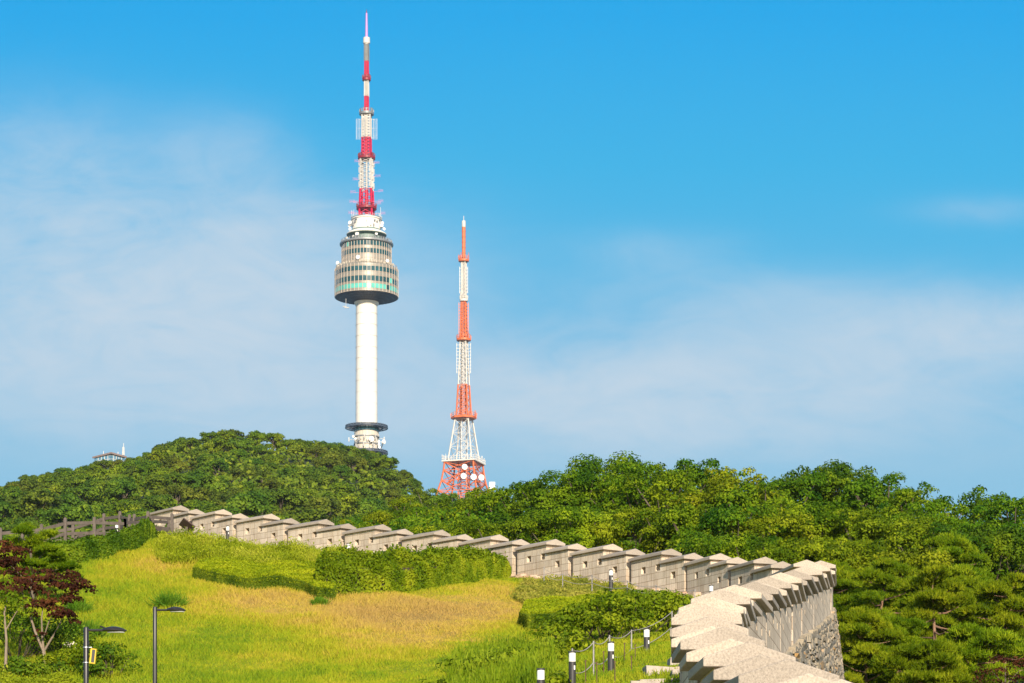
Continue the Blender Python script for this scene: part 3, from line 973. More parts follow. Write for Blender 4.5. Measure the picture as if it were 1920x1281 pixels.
for px, py in ((663, 361), (713, 359), (661, 379), (713, 378), (664, 401), (717, 401), (667, 337), (708, 331), (668, 380), (709, 382), (659, 400), (671, 303), (706, 306)):
    mb = MB()
    x = (px - 687.3) * K; sgn = 1 if x > 0 else -1
    y = random.uniform(-4, 1); z = tz(py, -y)
    mb.bar((sgn * 2.5, y * .4, z), (x + sgn * 1.2, y, z + .4), .09)
    for j in range(5):
        xx = x - sgn * (j * .55 - 1.3)
        mb.bar((xx, y - .9, z + .35), (xx, y + .9, z + .35), .07); mb.bar((xx, y, z - .4), (xx, y, z + 1.1), .07)
    mb.build('yagi_aerial', M_PINK, tower)
for px in (660, 664, 712, 714, 668, 707):
    x = (px - 687.3) * K
    MB().bar((x, -2, tz(424, 2)), (x, -2, tz(random.uniform(386, 402), 2)), .14).build('whip_aerial', M_WSTEEL, tower)

# ------------------------------------------------------------------ the orange and white lattice mast
MY = 1150.0
MP = at(869.5, 930, MY); KM = MY / F
def mz(py): return (H0 - py) / F * MY - MP.z
mast = empty('lattice_mast', MP)
tag(mast, 'orange and white steel lattice mast with splayed legs and white dishes above the trees', 'radio mast')
def mseg(mat, y0, y1, h0, h1, n, leg, br, core=0, name='mast_section', cmat=None, rot=R(27)):
    mb = MB(); lattice(mb, mz(y0), mz(y1), h0 * KM, h1 * KM, rot, n, leg, br)
    o_ = mb.build(name, mat, mast)
    if core: 
        cb = MB(); lattice(cb, mz(y0), mz(y1), core * KM, core * KM, rot + .5, max(n * 2, 4), .4, .24)
        cb.build('lift_shaft', cmat or mat, o_)
    return o_
legs = MB()
rotm = R(27)
def mleg(k, py, h):
    a = rotm + k * math.pi / 2
    return Vector((h * KM * math.cos(a), h * KM * math.sin(a), mz(py)))
prof = [(940, 60), (925, 54), (905, 46.5), (885, 42), (869, 40)]
for k in range(4):
    mb = MB()
    for (y0, h0), (y1, h1) in zip(prof, prof[1:]):
        mb.bar(mleg(k, y0, h0), mleg(k, y1, h1), .6)
    mb.build('leg', M_ORANGE, mast)
br = MB()
for k in range(4):
    for (y0, h0), (y1, h1) in zip(prof, prof[1:]):
        br.bar(mleg(k, y1, h1), mleg(k + 1, y1, h1), .26)
        br.bar(mleg(k, y0, h0), mleg(k + 1, y1, h1), .22); br.bar(mleg(k + 1, y0, h0), mleg(k, y1, h1), .22)
        br.bar((mleg(k, y0, h0) + mleg(k + 1, y0, h0)) / 2, mleg(k, y1, h1), .4)
    br.bar((mleg(k, 908, 47) + mleg(k + 1, 908, 47)) / 2, Vector((0, 0, mz(880))), .5)
lattice(br, mz(940), mz(869), 12 * KM, 12 * KM, rotm, 5, .6, .3)
br.build('bracing', M_ORANGE, mast)
dk = MB()
q = Matrix.Rotation(rotm + math.pi / 4, 3, 'Z')
dk.box((0, 0, mz(868)), (52 * KM * 1.25, 52 * KM * 1.25, .6), rz=rotm + math.pi / 4)
hw = 52 * KM * 1.25 / 2
for sx, sy in ((1, 0), (-1, 0), (0, 1), (0, -1)):
    for zz in (1.0, 2.0):
        a = Vector((sx * hw - sy * hw, sy * hw + sx * hw, 0)); b_ = Vector((sx * hw + sy * hw, sy * hw - sx * hw, 0))
        dk.bar(q @ a + Vector((0, 0, mz(868) + zz)), q @ b_ + Vector((0, 0, mz(868) + zz)), .16)
    for t in range(12):
        p = a + (b_ - a) * (t + .5) / 12
        dk.bar(q @ p + Vector((0, 0, mz(868))), q @ p + Vector((0, 0, mz(868) + random.uniform(2, 3.2))), .16)
dk.build('square_deck', M_WSTEEL, mast)
mseg(M_WSTEEL, 866, 788, 33, 18.5, 3, .75, .32, 8)
mseg(M_ORANGE, 783, 722, 16, 11.8, 5, .75, .32, 5)
mseg(M_WSTEEL, 722, 640, 11.6, 7.8, 8, .6, .28, 3.4)
mseg(M_ORANGE, 637, 567, 7.6, 5.6, 9, .65, .36, 3.6)
mseg(M_WSTEEL, 562, 491, 5.4, 5.0, 9, .6, .34, 3.4)
MB().lathe([(2.6 * KM, mz(488)), (3.3 * KM, mz(478)), (3.5 * KM, mz(426))], 12).build('top_cylinder', M_ORANGE, mast, smooth=True)
MB().lathe([(3.6 * KM, mz(426)), (3.6 * KM, mz(414.5)), (.05, mz(414))], 12).build('white_cap', M_WSTEEL, mast)
MB().lathe([(.6 * KM, mz(414)), (.5 * KM, mz(405))], 6).build('tip', M_WSTEEL, mast)
tr_ = MB()
for py in (435, 445, 455, 465, 475):
    z = mz(py); tr_.lathe([(3.3 * KM, z), (3.9 * KM, z), (3.9 * KM, z + .3), (3.3 * KM, z + .3)], 12)
tr_.build('clamp_ring', M_ORANGE, mast)
for py, r, mat in ((784, 24, M_ORANGE), (637.5, 13.5, M_ORANGE), (563.5, 7.5, M_WSTEEL), (489, 9.8, M_ORANGE)):
    mb = MB(); ring_deck(mb, r * KM, mz(py) - .4, .9, 0, 1.5, 8 if r > 20 else 16, 16)
    for k in range(10):
        t = 2 * math.pi * random.random()
        mb.bar((r * KM * math.cos(t), r * KM * math.sin(t), mz(py)), (r * KM * math.cos(t) * 1.05, r * KM * math.sin(t) * 1.05, mz(py) + random.uniform(1.5, 3.5)), .15)
    mb.build('mast_platform', mat, mast)
ant = MB(); ano = MB()
for mb, y0, y1, h, n in ((ant, 505, 555, 7.5, 8), (ant, 648, 705, 13, 9), (ano, 572, 630, 9, 10)):
    for i in range(n):
        z = mz(y0 + (y1 - y0) * i / n)
        for sgn in (-1, 1):
            mb.bar((sgn * 4 * KM, -1, z), (sgn * h * KM, -1.2, z), .16); mb.bar((sgn * h * KM, -1.2, z - .6), (sgn * h * KM, -1.2, z + .8), .22)
ant.build('side_aerial', M_WSTEEL, mast); ano.build('side_aerial', M_ORANGE, mast)
for px, py, r in ((871.5, 876, 1.3), (869.5, 893, 1.35), (888, 895, 1.35), (902.5, 896, 1.35)):
    dish('dish', ((px - 869.5) * KM, -11, (H0 - py) / F * (MY - 11) - MP.z), (.25, -1, 0), r, mast)
dp = MB(); dp.box((53.5 * KM, -6, (H0 - 910.5) / F * (MY - 6) - MP.z), (2.6, 1.2, 3.0)); dp.build('square_dish', M_DISH, mast)

# ------------------------------------------------------------------ hilltop pavilion
PY_ = 850.0; KP = PY_ / F
pav = empty('hilltop_pavilion', at(205, 885, PY_))
tag(pav, 'small flat-roofed glass pavilion with white mast, half hidden by trees on the hill', 'pavilion')
pz = lambda py: (885 - py) * KP
px_ = lambda px: (px - 205) * KP
roof = MB()
cs = [(-32, 0, 856.5), (7, -22, 851.5), (33, -2, 856), (-4, 18, 854)]
tp = [Vector((a * KP, b_ * KP, pz(c_))) for a, b_, c_ in cs]
roof.add(tp + [p - Vector((0, 0, .55)) for p in tp], [(0, 1, 2, 3), (7, 6, 5, 4), (0, 4, 5, 1), (1, 5, 6, 2), (2, 6, 7, 3), (3, 7, 4, 0)])
roof.build('roof', mat_plain("brown_fascia", (.20, .15, .14), .6), pav)
top = MB(); top.add([p * .98 + Vector((0, 0, .12)) for p in tp] + [p * .9 + Vector((0, 0, .5)) for p in tp], [(0, 1, 5, 4), (1, 2, 6, 5), (2, 3, 7, 6), (3, 0, 4, 7), (4, 5, 6, 7)])
top.build('roof_deck', M_WSTEEL, pav)
wl_ = MB()
w4 = [(-27, 0), (6, -17), (28, -1), (-3, 14)]
b4 = [Vector((a * KP, b_ * KP, pz(890))) for a, b_ in w4]; t4 = [Vector((a * KP, b_ * KP, pz(856.6 if i != 1 else 854.5))) for i, (a, b_) in enumerate(w4)]
wl_.add(b4 + t4, [(0, 1, 5, 4), (1, 2, 6, 5), (2, 3, 7, 6), (3, 0, 4, 7)])
wall_p = wl_.build('glass_wall', mat_plain("blue_glass", (.10, .22, .32), .1, var=.4, scale=.4, spec=.8), pav)
fr = MB()
for i in range(4):
    for t in np.linspace(0, 1, 6):
        fr.bar(b4[i].lerp(b4[(i + 1) % 4], t), t4[i].lerp(t4[(i + 1) % 4], t), .14)
    for t in (.35, .75, .95):
        fr.bar(b4[i].lerp(t4[i], t), b4[(i + 1) % 4].lerp(t4[(i + 1) % 4], t), .12)
fr.build('wall_frame', M_WSTEEL, wall_p)
ms = MB(); lattice(ms, pz(853), pz(838), 1.7 * KP, 1.2 * KP, .3, 4, .16, .1, c=(26 * KP, 2 * KP)); ms.bar((26.6 * KP, 2 * KP, pz(840)), (26.6 * KP, 2 * KP, pz(831)), .14)
ms.bar((-10 * KP, -5 * KP, pz(853)), (-10 * KP, -5 * KP, pz(847)), .16); ms.bar((17 * KP, -4 * KP, pz(854)), (17 * KP, -4 * KP, pz(848)), .16)
ms.build('roof_mast', M_WSTEEL, pav)
# ------------------------------------------------------------------ foliage
G_DARK, G_MID, G_LIGHT = (.030, .075, .006), (.085, .165, .010), (.19, .28, .018)
M_BROAD = mat_leaf("broadleaf_leaves", (.035, .09, .002), (.125, .21, .005), (.33, .40, .012), .42, .5, tint=.014)
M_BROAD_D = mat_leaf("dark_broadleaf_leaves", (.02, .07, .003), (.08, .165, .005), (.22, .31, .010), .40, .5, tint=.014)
M_BROAD_Y = mat_leaf("yellow_green_leaves", (.08, .13, .003), (.19, .25, .006), (.37, .41, .015), .42, .6, tint=.014)
M_HILL = mat_leaf("hill_wood_leaves", (.052, .11, .009), (.12, .19, .012), (.24, .30, .022), .30, .22, tint=.016)
M_PINE = mat_leaf("pine_needles", (.06, .125, .003), (.17, .25, .005), (.37, .42, .014), .40, .9, tint=.014)
M_MAPLE = mat_leaf("red_maple_leaves", (.022, .008, .005), (.065, .020, .010), (.14, .05, .016), .28, 1.5)
M_HEDGE = mat_leaf("hedge_leaves", (.055, .11, .002), (.15, .215, .005), (.31, .35, .014), .32, .9)
M_HEDGE_D = mat_leaf("glossy_hedge_leaves", (.025, .07, .002), (.075, .145, .004), (.19, .255, .010), .28, .9, spec=.12)
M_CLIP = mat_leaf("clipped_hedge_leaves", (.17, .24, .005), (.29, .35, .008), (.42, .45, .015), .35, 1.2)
M_BAMBOO = mat_leaf("dwarf_bamboo_blades", (.16, .22, .006), (.28, .33, .012), (.44, .45, .04), .38, .7)
M_REED = mat_leaf("reed_blades", (.09, .16, .005), (.18, .26, .008), (.30, .36, .02), .35, .7)
M_CLIP_SIDE = mat_leaf("darker_hedge_leaves", (.03, .065, .003), (.075, .12, .005), (.16, .20, .012), .2, 1.2)  # sides of the clipped hedges: darker leaf colour than the top
M_WEED = mat_leaf("weed_leaves", (.13, .17, .02), (.27, .27, .03), (.42, .36, .07), .3, .9)
M_TUFT = mat_leaf("tussock_blades", (.05, .14, .008), (.10, .22, .012), (.17, .28, .02), .3, 2)
M_BARK = mat_plain("grey_bark", (.12, .095, .07), .9, var=.35, scale=6, bump=.6, bscale=20)
M_PBARK = mat_plain("reddish_pine_bark", (.23, .135, .085), .9, var=.35, scale=4, bump=.6, bscale=16)
M_MBARK = mat_plain("pale_maple_bark", (.22, .17, .125), .85, var=.25, scale=8)
M_TWIG = mat_plain("brown_twigs", (.055, .045, .025), .95, var=.3, scale=3)

def sph(n):
    return unit(rng.normal(size=(n, 3)))

def crown_pts(clumps, per, flat=.75, tight=.5, upbias=.25):
    """leaves on the outside of rounded clumps [(centre, radius)]"""
    Ps, Ns = [], []
    for c, r in clumps:
        n = max(int(per * r * r), 8)
        d = sph(n)
        d[:, 2] = np.where(d[:, 2] < -.35, -d[:, 2] * .7, d[:, 2])
        rr = r * (tight + (1 - tight) * rng.random(n) ** .5)
        p = d * rr[:, None] * np.array([1, 1, flat])
        Ps.append(np.array(c) + p)
        Ns.append(unit(d + rng.normal(size=(n, 3)) * .42 + np.array([0, 0, upbias])))
    return np.concatenate(Ps), np.concatenate(Ns)

def limbs(mb, h0, ht, r0, clumps, n, bend=.3, rs=None):
    """trunk with limbs that reach into the clumps"""
    rs = rs or random
    bx, by = rs.uniform(-bend, bend), rs.uniform(-bend, bend)
    tr = [Vector((bx * math.sin(t * 2.2) * t, by * math.sin(t * 2.6) * t, h0 + (ht - h0) * t)) for t in (0, .25, .5, .75, 1)]
    mb.tube(tr, [r0, r0 * .82, r0 * .66, r0 * .46, r0 * .25], 8)
    for c, r in rs.sample(clumps, min(n, len(clumps))):
        c = Vector(c)
        t = max(.25, min(.9, (c.z - h0) / (ht - h0) - .25))
        a = tr[0].lerp(tr[4], t)
        k = min(int(t * 4), 3); a = tr[k].lerp(tr[k + 1], t * 4 - k)
        m = a.lerp(c, .5) + Vector((0, 0, -.12 * (c - a).length))
        mb.tube([a, m, c], [r0 * .34 * (1 - t * .5), r0 * .2, r0 * .07], 5)

def broad_proto(seed, rx, rz, nc, per, leaf, rc, h_crown, spray=0):
    """crown mesh and trunk mesh, base at z=0, crown centred h_crown above"""
    rs = random.Random(seed)
    cl = []
    for k in range(nc):
        for _ in range(30):
            d = Vector((rs.gauss(0, 1), rs.gauss(0, 1), rs.gauss(0, 1) + .35)).normalized()
            q = rs.uniform(.35, 1.0) ** .6
            lump = 1 + .22 * math.sin(3 * math.atan2(d.y, d.x) + seed) + .12 * math.sin(5 * d.z + seed * 2)
            c = Vector((d.x * rx * q * lump, d.y * rx * q * lump, h_crown + d.z * rz * q))
            if c.z > h_crown - rz * .75: break
        cl.append((c, rs.uniform(rc * .65, rc * 1.25)))
    for k in range(spray):      # small outlying boughs break the outline
        d = Vector((rs.gauss(0, 1), rs.gauss(0, 1), abs(rs.gauss(0, 1)) + .1)).normalized()
        q = rs.uniform(.95, 1.16)
        cl.append((Vector((d.x * rx * q, d.y * rx * q, h_crown + d.z * rz * q)), rs.uniform(.35, .6)))
    P, Nn = crown_pts(cl, per)
    sz = leaf * rng.uniform(.6, 1.35, len(P))
    V = leaf_quads(P, Nn, sz, .62)
    t = MB(); limbs(t, -1.5, h_crown + rz * .5, rx * .075 + .06, cl, 16, rs=rs)
    return V, t

protos = {}
def proto_tree(key, V, trunk, leafmat, barkmat):
    cme = quads(key + '_crown', V, leafmat, link=False).data
    to = trunk.build('trunk', barkmat, smooth=True); tme = to.data
    bpy.data.objects.remove(to)
    for o in [o for o in bpy.data.objects if o.data == cme]: bpy.data.objects.remove(o)
    protos[key] = (cme, tme)
def plant_tree(key, name, loc, s, rz, label, cat='tree', group=None, sz=None, mat=None, kids=True):
    cme, tme = protos[key]
    e = empty(name, loc, rz)
    e.scale = (s, s, sz or s)
    tag(e, label, cat, group)
    c = bpy.data.objects.new('crown', cme); c.parent = e; C.objects.link(c)
    if mat:
        c.material_slots[0].link = 'OBJECT'; c.material_slots[0].material = mat
    t = bpy.data.objects.new('trunk', tme); t.parent = e; C.objects.link(t)
    return e

for k in range(6):
    V, t = broad_proto(11 + k, 3.0, 2.9, 34, 470, .16, .92, 5.2, spray=18)
    proto_tree('broad%d' % k, V, t, M_BROAD, M_BARK)
for k in range(5):
    V, t = broad_proto(40 + k, 2.9, 2.6, 38, 120, .40, 1.05, 4.3)
    proto_tree('hill%d' % k, V, t, M_HILL, M_BARK)

# ------------------------------------------------------------------ the far wooded hill
HR = 850.0
RID = [(-260, 965), (-100, 950), (0, 942), (50, 932), (100, 915), (150, 906), (200, 905), (250, 893), (300, 872), (350, 850), (400, 838), (440, 836), (500, 845), (560, 858), (620, 856), (680, 872), (735, 898),
       (765, 925), (785, 948), (830, 960), (900, 975), (1000, 1030), (1200, 1070)]
rx_ = np.array([(p - 960) / F * HR for p, _ in RID]); rzz = np.array([(H0 - q) / F * HR for _, q in RID])
def hill_z(X, Y):
    r = np.interp(X, rx_, rzz)
    t = np.clip((Y - 360) / (HR - 360), -.4, 1)
    low = 40.0
    z = low + (r - low) * np.where(t > 0, np.clip(t, 0, 1) ** 1.15, t)
    z = z - np.clip((Y - HR) / 300, 0, 1) * 60
    return z + 1.2 * np.sin(X * .13 + Y * .05) + .8 * np.sin(X * .05 - Y * .11)
hill = grid_mesh('hill', np.arange(-420, 200, 6.0), np.arange(300, 1380, 6.0), hill_z, lambda X, Y: np.ones_like(X, bool), mat_plain("hill_woodland_floor", (.035, .05, .02), .95, var=.3, scale=.05))
tag(hill, kind='structure')
M_HILL_O = mat_leaf("olive_hill_leaves", (.06, .095, .010), (.13, .165, .014), (.22, .24, .025), .28, .22, tint=.012)
M_HILL_L = mat_leaf("light_hill_leaves", (.07, .135, .006), (.16, .23, .010), (.29, .34, .020), .28, .22, tint=.012)
ht = []
rs = random.Random(3)
# skyline first, then the slope below; no tree may stand above the wood's outline
SKYL = [(-300, 930), (0, 905), (50, 890), (100, 878), (150, 866), (175, 861), (205, 858), (228, 860), (240, 856), (260, 848), (300, 830), (350, 812), (430, 803), (500, 808), (560, 818), (620, 820), (680, 838), (725, 852), (740, 860), (775, 893), (785, 914), (830, 926), (900, 938), (1000, 960)]
def skyl(px): return float(np.interp(px, [p[0] for p in SKYL], [p[1] for p in SKYL]))
def top_row(x, Y, z, s): return H0 - (z - 3.4 + 7.6 * s) / Y * F
for px in range(-15, 800, 24):
    Y = HR - 6 + rs.uniform(-8, 8)
    if 160 < px < 245: Y = HR - 28
    px += rs.uniform(-6, 6)
    s = rs.uniform(.95, 1.35)
    x = (px - 960) / F * Y
    z = (H0 - skyl(px) - rs.uniform(-3, 7)) / F * Y - 7.6 * s + 3.4
    ht.append((x, Y, z, s))
for px, Y in ((686, 842), (700, 838), (714, 842), (694, 820), (708, 822)):
    s = 1.2; ht.append(((px - 960) / F * Y, Y, (H0 - skyl(px) - 4) / F * Y - 7.6 * s + 3.4, s))
tries = 0
while len(ht) < 299 and tries < 90000:
    tries += 1
    px = rs.uniform(-25, 905); Y = 430 + (HR - 440) * rs.random() ** .8
    x = (px - 960) / F * Y
    z = float(hill_z(np.array(x), np.array(Y)))
    if H0 - (z + 9) / Y * F > 1000: continue
    s = rs.uniform(1.0, 1.6)
    lim = skyl(px) + 4
    while s > .7 and top_row(x, Y, z, s) < lim: s -= .08
    if s <= .75: continue
    if Y < 640: s *= 1.22
    if top_row(x, Y, z, s) < lim - 3: continue
    if any(((x - a) / 5.8) ** 2 + ((Y - b_) / 15) ** 2 < 1 for a, b_, _, _ in ht): continue
    ht.append((x, Y, z, s))
for (x, Y, z, s) in ht:
    k = rs.random()
    m = M_HILL_O if k < .25 else (M_HILL_L if k < .45 else None)
    lab = 'olive brown-green tree in the wood on the far hill' if k < .25 else ('light fresh green tree in the wood on the far hill' if k < .45 else 'mid green rounded tree in the wood on the far hill')
    plant_tree('hill%d' % rs.randrange(5), 'hill_tree', (x, Y, z - 3.4), s, rs.uniform(0, 6.28), lab, 'tree', 'trees of the wooded far hill', mat=m)

# undergrowth between the hill's trees
n = 26000
Yu = rng.uniform(430, HR + 5, n); xu = rng.uniform(-205, -8, n) / 1000 * Yu
zu = hill_z(xu, Yu) + rng.uniform(.5, 4.2, n)
lim = np.interp(xu / Yu * F + 960, [p[0] for p in SKYL], [p[1] for p in SKYL]) + 10
ok = H0 - zu / Yu * F > lim
P = np.c_[xu, Yu, zu][ok]
hu_ = quads('hill_undergrowth', leaf_quads(P, unit(rng.normal(size=P.shape) * .6 + np.array([0, -.5, .8])), rng.uniform(.8, 2.0, len(P)), .7), M_HILL)
tag(hu_, 'dense low growth under the trees of the far hill', 'undergrowth', kind='stuff')
# ------------------------------------------------------------------ broadleaf trees behind the wall
# (photo column and row of the crown's top, distance, crown radius, look, label)
def behind(px, py, Y, rad, mat, label, key=None, sz=1.0, rz=None, group=None, name='broadleaf_tree'):
    s = rad / 3.35
    top = at(px, py, Y)
    h = (5.2 + 2.7 + .5) * s * sz
    return plant_tree(key or 'broad%d' % random.randrange(6), name, (top.x, Y, top.z - h), s, rz if rz is not None else random.uniform(0, 6.28), label, 'tree', group, sz=s * sz, mat=mat)
D_, Y_ = M_BROAD_D, M_BROAD_Y
TREES = [
    # far side of the valley, behind the lattice mast
    (800, 915, 420, 5.5, M_HILL, 'bluish green tree just behind the foot of the orange mast'),
    (845, 925, 400, 5.0, M_HILL, 'bluish green tree in front of the mast\'s splayed legs'),
    (890, 922, 410, 5.0, M_HILL, 'dull green tree under the mast\'s white dishes'),
    (760, 938, 380, 5.0, M_HILL, 'dull green tree at the hill\'s foot, beside the mast'),
    # middle row
    (690, 958, 210, 3.6, Y_, 'small yellow-green tree over the wall, below the tower'),
    (745, 950, 230, 3.6, None, 'green tree between the far hill and the wall\'s fifth merlon'),
    (765, 932, 250, 2.8, Y_, 'bright yellow-green treetop standing before the dark hill foot'),
    (810, 948, 205, 3.8, None, 'fresh green tree directly below the orange lattice mast'),
    (870, 935, 200, 4.0, None, 'broad green tree hiding the lattice mast\'s lower right leg'),
    (925, 912, 190, 4.2, Y_, 'sunny yellow-green tree beside the lattice mast'),
    (985, 903, 185, 4.4, None, 'dense green tree next to the sunny one beside the mast'),
    (1045, 890, 180, 4.6, D_, 'dark green tree with two-humped top, between mast and tall trees'),
    (1095, 880, 178, 3.6, D_, 'narrow dark tree before the tallest treetops'),
    (1150, 857, 182, 4.6, D_, 'tallest loose-topped dark green tree behind the wall'),
    (1205, 866, 176, 4.2, None, 'round green tree sharing the tallest tree\'s crown line'),
    (1250, 878, 172, 4.2, None, 'green tree in the dip between the two tall treetops'),
    (1312, 860, 178, 4.0, D_, 'tall dark tree with ragged top above the wall\'s lower merlons'),
    (1368, 886, 172, 4.6, Y_, 'sunny tree on the flank of the ragged tall tree'),
    (1425, 905, 168, 4.4, None, 'green tree at the low saddle of the treeline'),
    (1480, 882, 176, 4.2, D_, 'dark tree at the start of the eastern hump of trees'),
    (1540, 872, 180, 4.8, D_, 'dark green crown topping the eastern hump of trees'),
    (1600, 870, 178, 4.6, D_, 'dark green crown at the summit of the eastern hump'),
    (1655, 892, 172, 4.2, D_, 'dark crown on the falling shoulder of the eastern hump'),
    (1700, 917, 168, 4.0, None, 'green tree low on the eastern hump\'s shoulder'),
    (1750, 938, 160, 3.4, None, 'olive tree in the notch of the treeline'),
    (1830, 922, 165, 4.4, D_, 'dark tree rising after the notch in the treeline'),
    (1890, 932, 160, 4.4, D_, 'dark green tree where the treeline leaves the picture'),
    (1950, 930, 165, 4.6, None, 'green tree half cut off by the picture\'s edge'),
]
for (px, py, Y, rad, m, lab) in TREES:
    behind(px, py, Y, rad, m, lab)
FRONT = [
    (705, 985, 150, 2.2, Y_), (760, 985, 152, 2.4, None), (820, 980, 150, 2.6, Y_), (880, 968, 152, 2.8, None), (940, 965, 150, 3.0, None), (1000, 960, 152, 3.2, D_), (1060, 955, 150, 3.2, None),
    (1120, 940, 152, 3.4, None), (1185, 950, 150, 3.2, Y_), (1250, 955, 150, 3.4, D_), (1310, 945, 148, 3.6, None), (1375, 950, 146, 3.6, D_), (1440, 955, 146, 3.8, Y_), (1500, 945, 148, 3.8, None),
    (1560, 940, 148, 3.9, None), (1620, 950, 146, 3.9, Y_), (1680, 965, 146, 3.7, None), (1740, 985, 143, 3.6, None), (1800, 985, 142, 3.8, D_), (1860, 985, 142, 3.8, D_), (1925, 985, 142, 3.8, D_),
    (1475, 1010, 130, 3.0, None), (1540, 1005, 130, 3.2, Y_), (1610, 1010, 130, 3.4, None), (1680, 1030, 128, 3.3, Y_), (1400, 1005, 133, 3.0, None), (1330, 1005, 136, 2.8, D_),
]
for i, (px, py, Y, rad, m) in enumerate(FRONT):
    lab = {None: 'mid green leafy tree of the second row close behind the wall', D_: 'darker green leafy tree of the second row close behind the wall', Y_: 'yellow-green leafy tree of the second row close behind the wall'}[m]
    behind(px, py, Y, rad, m, lab, group='second row of trees behind the wall')
# valley filler where the wood reads as one mass of undergrowth
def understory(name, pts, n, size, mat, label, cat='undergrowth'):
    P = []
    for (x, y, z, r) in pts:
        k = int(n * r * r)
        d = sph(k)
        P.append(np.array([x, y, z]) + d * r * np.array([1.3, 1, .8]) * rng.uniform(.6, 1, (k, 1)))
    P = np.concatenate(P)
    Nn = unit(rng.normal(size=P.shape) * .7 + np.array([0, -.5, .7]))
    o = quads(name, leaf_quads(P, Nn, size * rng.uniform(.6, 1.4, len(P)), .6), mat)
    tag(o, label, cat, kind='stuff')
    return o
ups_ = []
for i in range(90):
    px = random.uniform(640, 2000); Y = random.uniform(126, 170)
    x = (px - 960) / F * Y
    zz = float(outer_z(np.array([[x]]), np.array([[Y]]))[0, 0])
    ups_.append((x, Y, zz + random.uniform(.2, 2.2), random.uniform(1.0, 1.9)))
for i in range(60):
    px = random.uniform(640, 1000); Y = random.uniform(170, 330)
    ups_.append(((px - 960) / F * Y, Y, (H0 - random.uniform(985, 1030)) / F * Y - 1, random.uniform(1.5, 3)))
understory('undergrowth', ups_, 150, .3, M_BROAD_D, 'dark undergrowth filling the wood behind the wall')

# ------------------------------------------------------------------ pines outside the wall
def pine_proto(seed, h, r, trunk_r, bare, lean, clear=None):
    rs = random.Random(seed)
    t = MB()
    tr = [Vector((lean * (q ** 1.5) + .12 * math.sin(q * 7 + seed), .1 * math.sin(q * 5 + seed), -1 + (h + .6) * q)) for q in np.linspace(0, 1, 9)]
    t.tube(tr, [trunk_r * (1 - .8 * q) for q in np.linspace(0, 1, 9)], 8)
    def trunk_at(z):
        q = max(0, min(1, (z + 1) / (h + .6))) * 8
        k = min(int(q), 7)
        return tr[k].lerp(tr[k + 1], q - k)
    pads = []
    nb = 22
    for i in range(nb):
        z = h * (bare + (1 - bare) * (i + .5) / nb)
        f = 1 - ((z / h - bare) / (1 - bare)) ** 1.6 * .75
        a = i * 2.4 + rs.uniform(-.5, .5)
        L = r * f * rs.uniform(.6, 1.1)
        p0 = trunk_at(z)
        tip = p0 + Vector((math.cos(a) * L, math.sin(a) * L, rs.uniform(-.25, .6) * L * .5))
        mid = p0.lerp(tip, .5) + Vector((rs.uniform(-.1, .1), rs.uniform(-.1, .1), -.12 * L + rs.uniform(0, .15)))
        t.tube([p0, mid, tip], [trunk_r * .32, trunk_r * .2, trunk_r * .08], 5)
        if clear and clear[0] < z / h < clear[1]: continue      # only bare boughs here
        for q in (.45, .75, 1.0):
            if q * L < .35: continue
            c = p0.lerp(tip, q) + Vector((rs.uniform(-.25, .25), rs.uniform(-.25, .25), .1 + rs.uniform(-.05, .15)))
            pads.append((c, rs.uniform(.45, .85) * (1 if q > .5 else .75)))
    pads.append((tr[-1] + Vector((0, 0, .1)), .6)); pads.append((tr[-2] + Vector((.3, 0, .2)), .6))
    for b_ in range(4):   # dead bare snags below
        z = h * bare * rs.uniform(.45, .95); a = rs.uniform(0, 6.28); L = rs.uniform(.5, 1.2)
        p0 = trunk_at(z); t.tube([p0, p0 + Vector((math.cos(a) * L, math.sin(a) * L, .25 * L))], [trunk_r * .22, trunk_r * .06], 4)
    Ps, Ds = [], []
    for c, pr in pads:
        nt = int(95 * pr * pr / .35)
        d = sph(nt); d[:, 2] = np.abs(d[:, 2]) * .9 - .25
        base = np.array(c) + d * pr * np.array([1, 1, .62]) * rng.uniform(.55, 1, (nt, 1))
        main = unit(d * np.array([.55, .55, .3]) + np.array([0, 0, .9]) + rng.normal(size=(nt, 3)) * .25)
        for q in range(7):
            Ps.append(base)
            Ds.append(unit(main + rng.normal(size=(nt, 3)) * .42))
    P, D = np.concatenate(Ps), np.concatenate(Ds)
    V = blade_quads(P, D, rng.uniform(.13, .26, len(P)), .035)
    return V, t
for k, (h, r, tr_, ba, ln, cl_) in enumerate(((7.2, 2.3, .15, .40, .4, None), (6.0, 2.4, .13, .28, -.4, None), (8.0, 2.1, .16, .30, .15, (.40, .74)), (4.8, 2.1, .11, .22, .3, None))):
    V, t = pine_proto(70 + k, h, r, tr_, ba, ln, cl_)
    proto_tree('pine%d' % k, V, t, M_PINE, M_PBARK)
def pine(px, py_top, Y, key, h, label, s=1.0, rz=0.0, group=None):
    top = at(px, py_top, Y)
    return plant_tree(key, 'pine_tree', (top.x, Y, top.z - h * s), s, rz, label, 'pine tree', group)
PH = {'pine0': 7.3, 'pine1': 6.1, 'pine2': 8.1, 'pine3': 4.9}
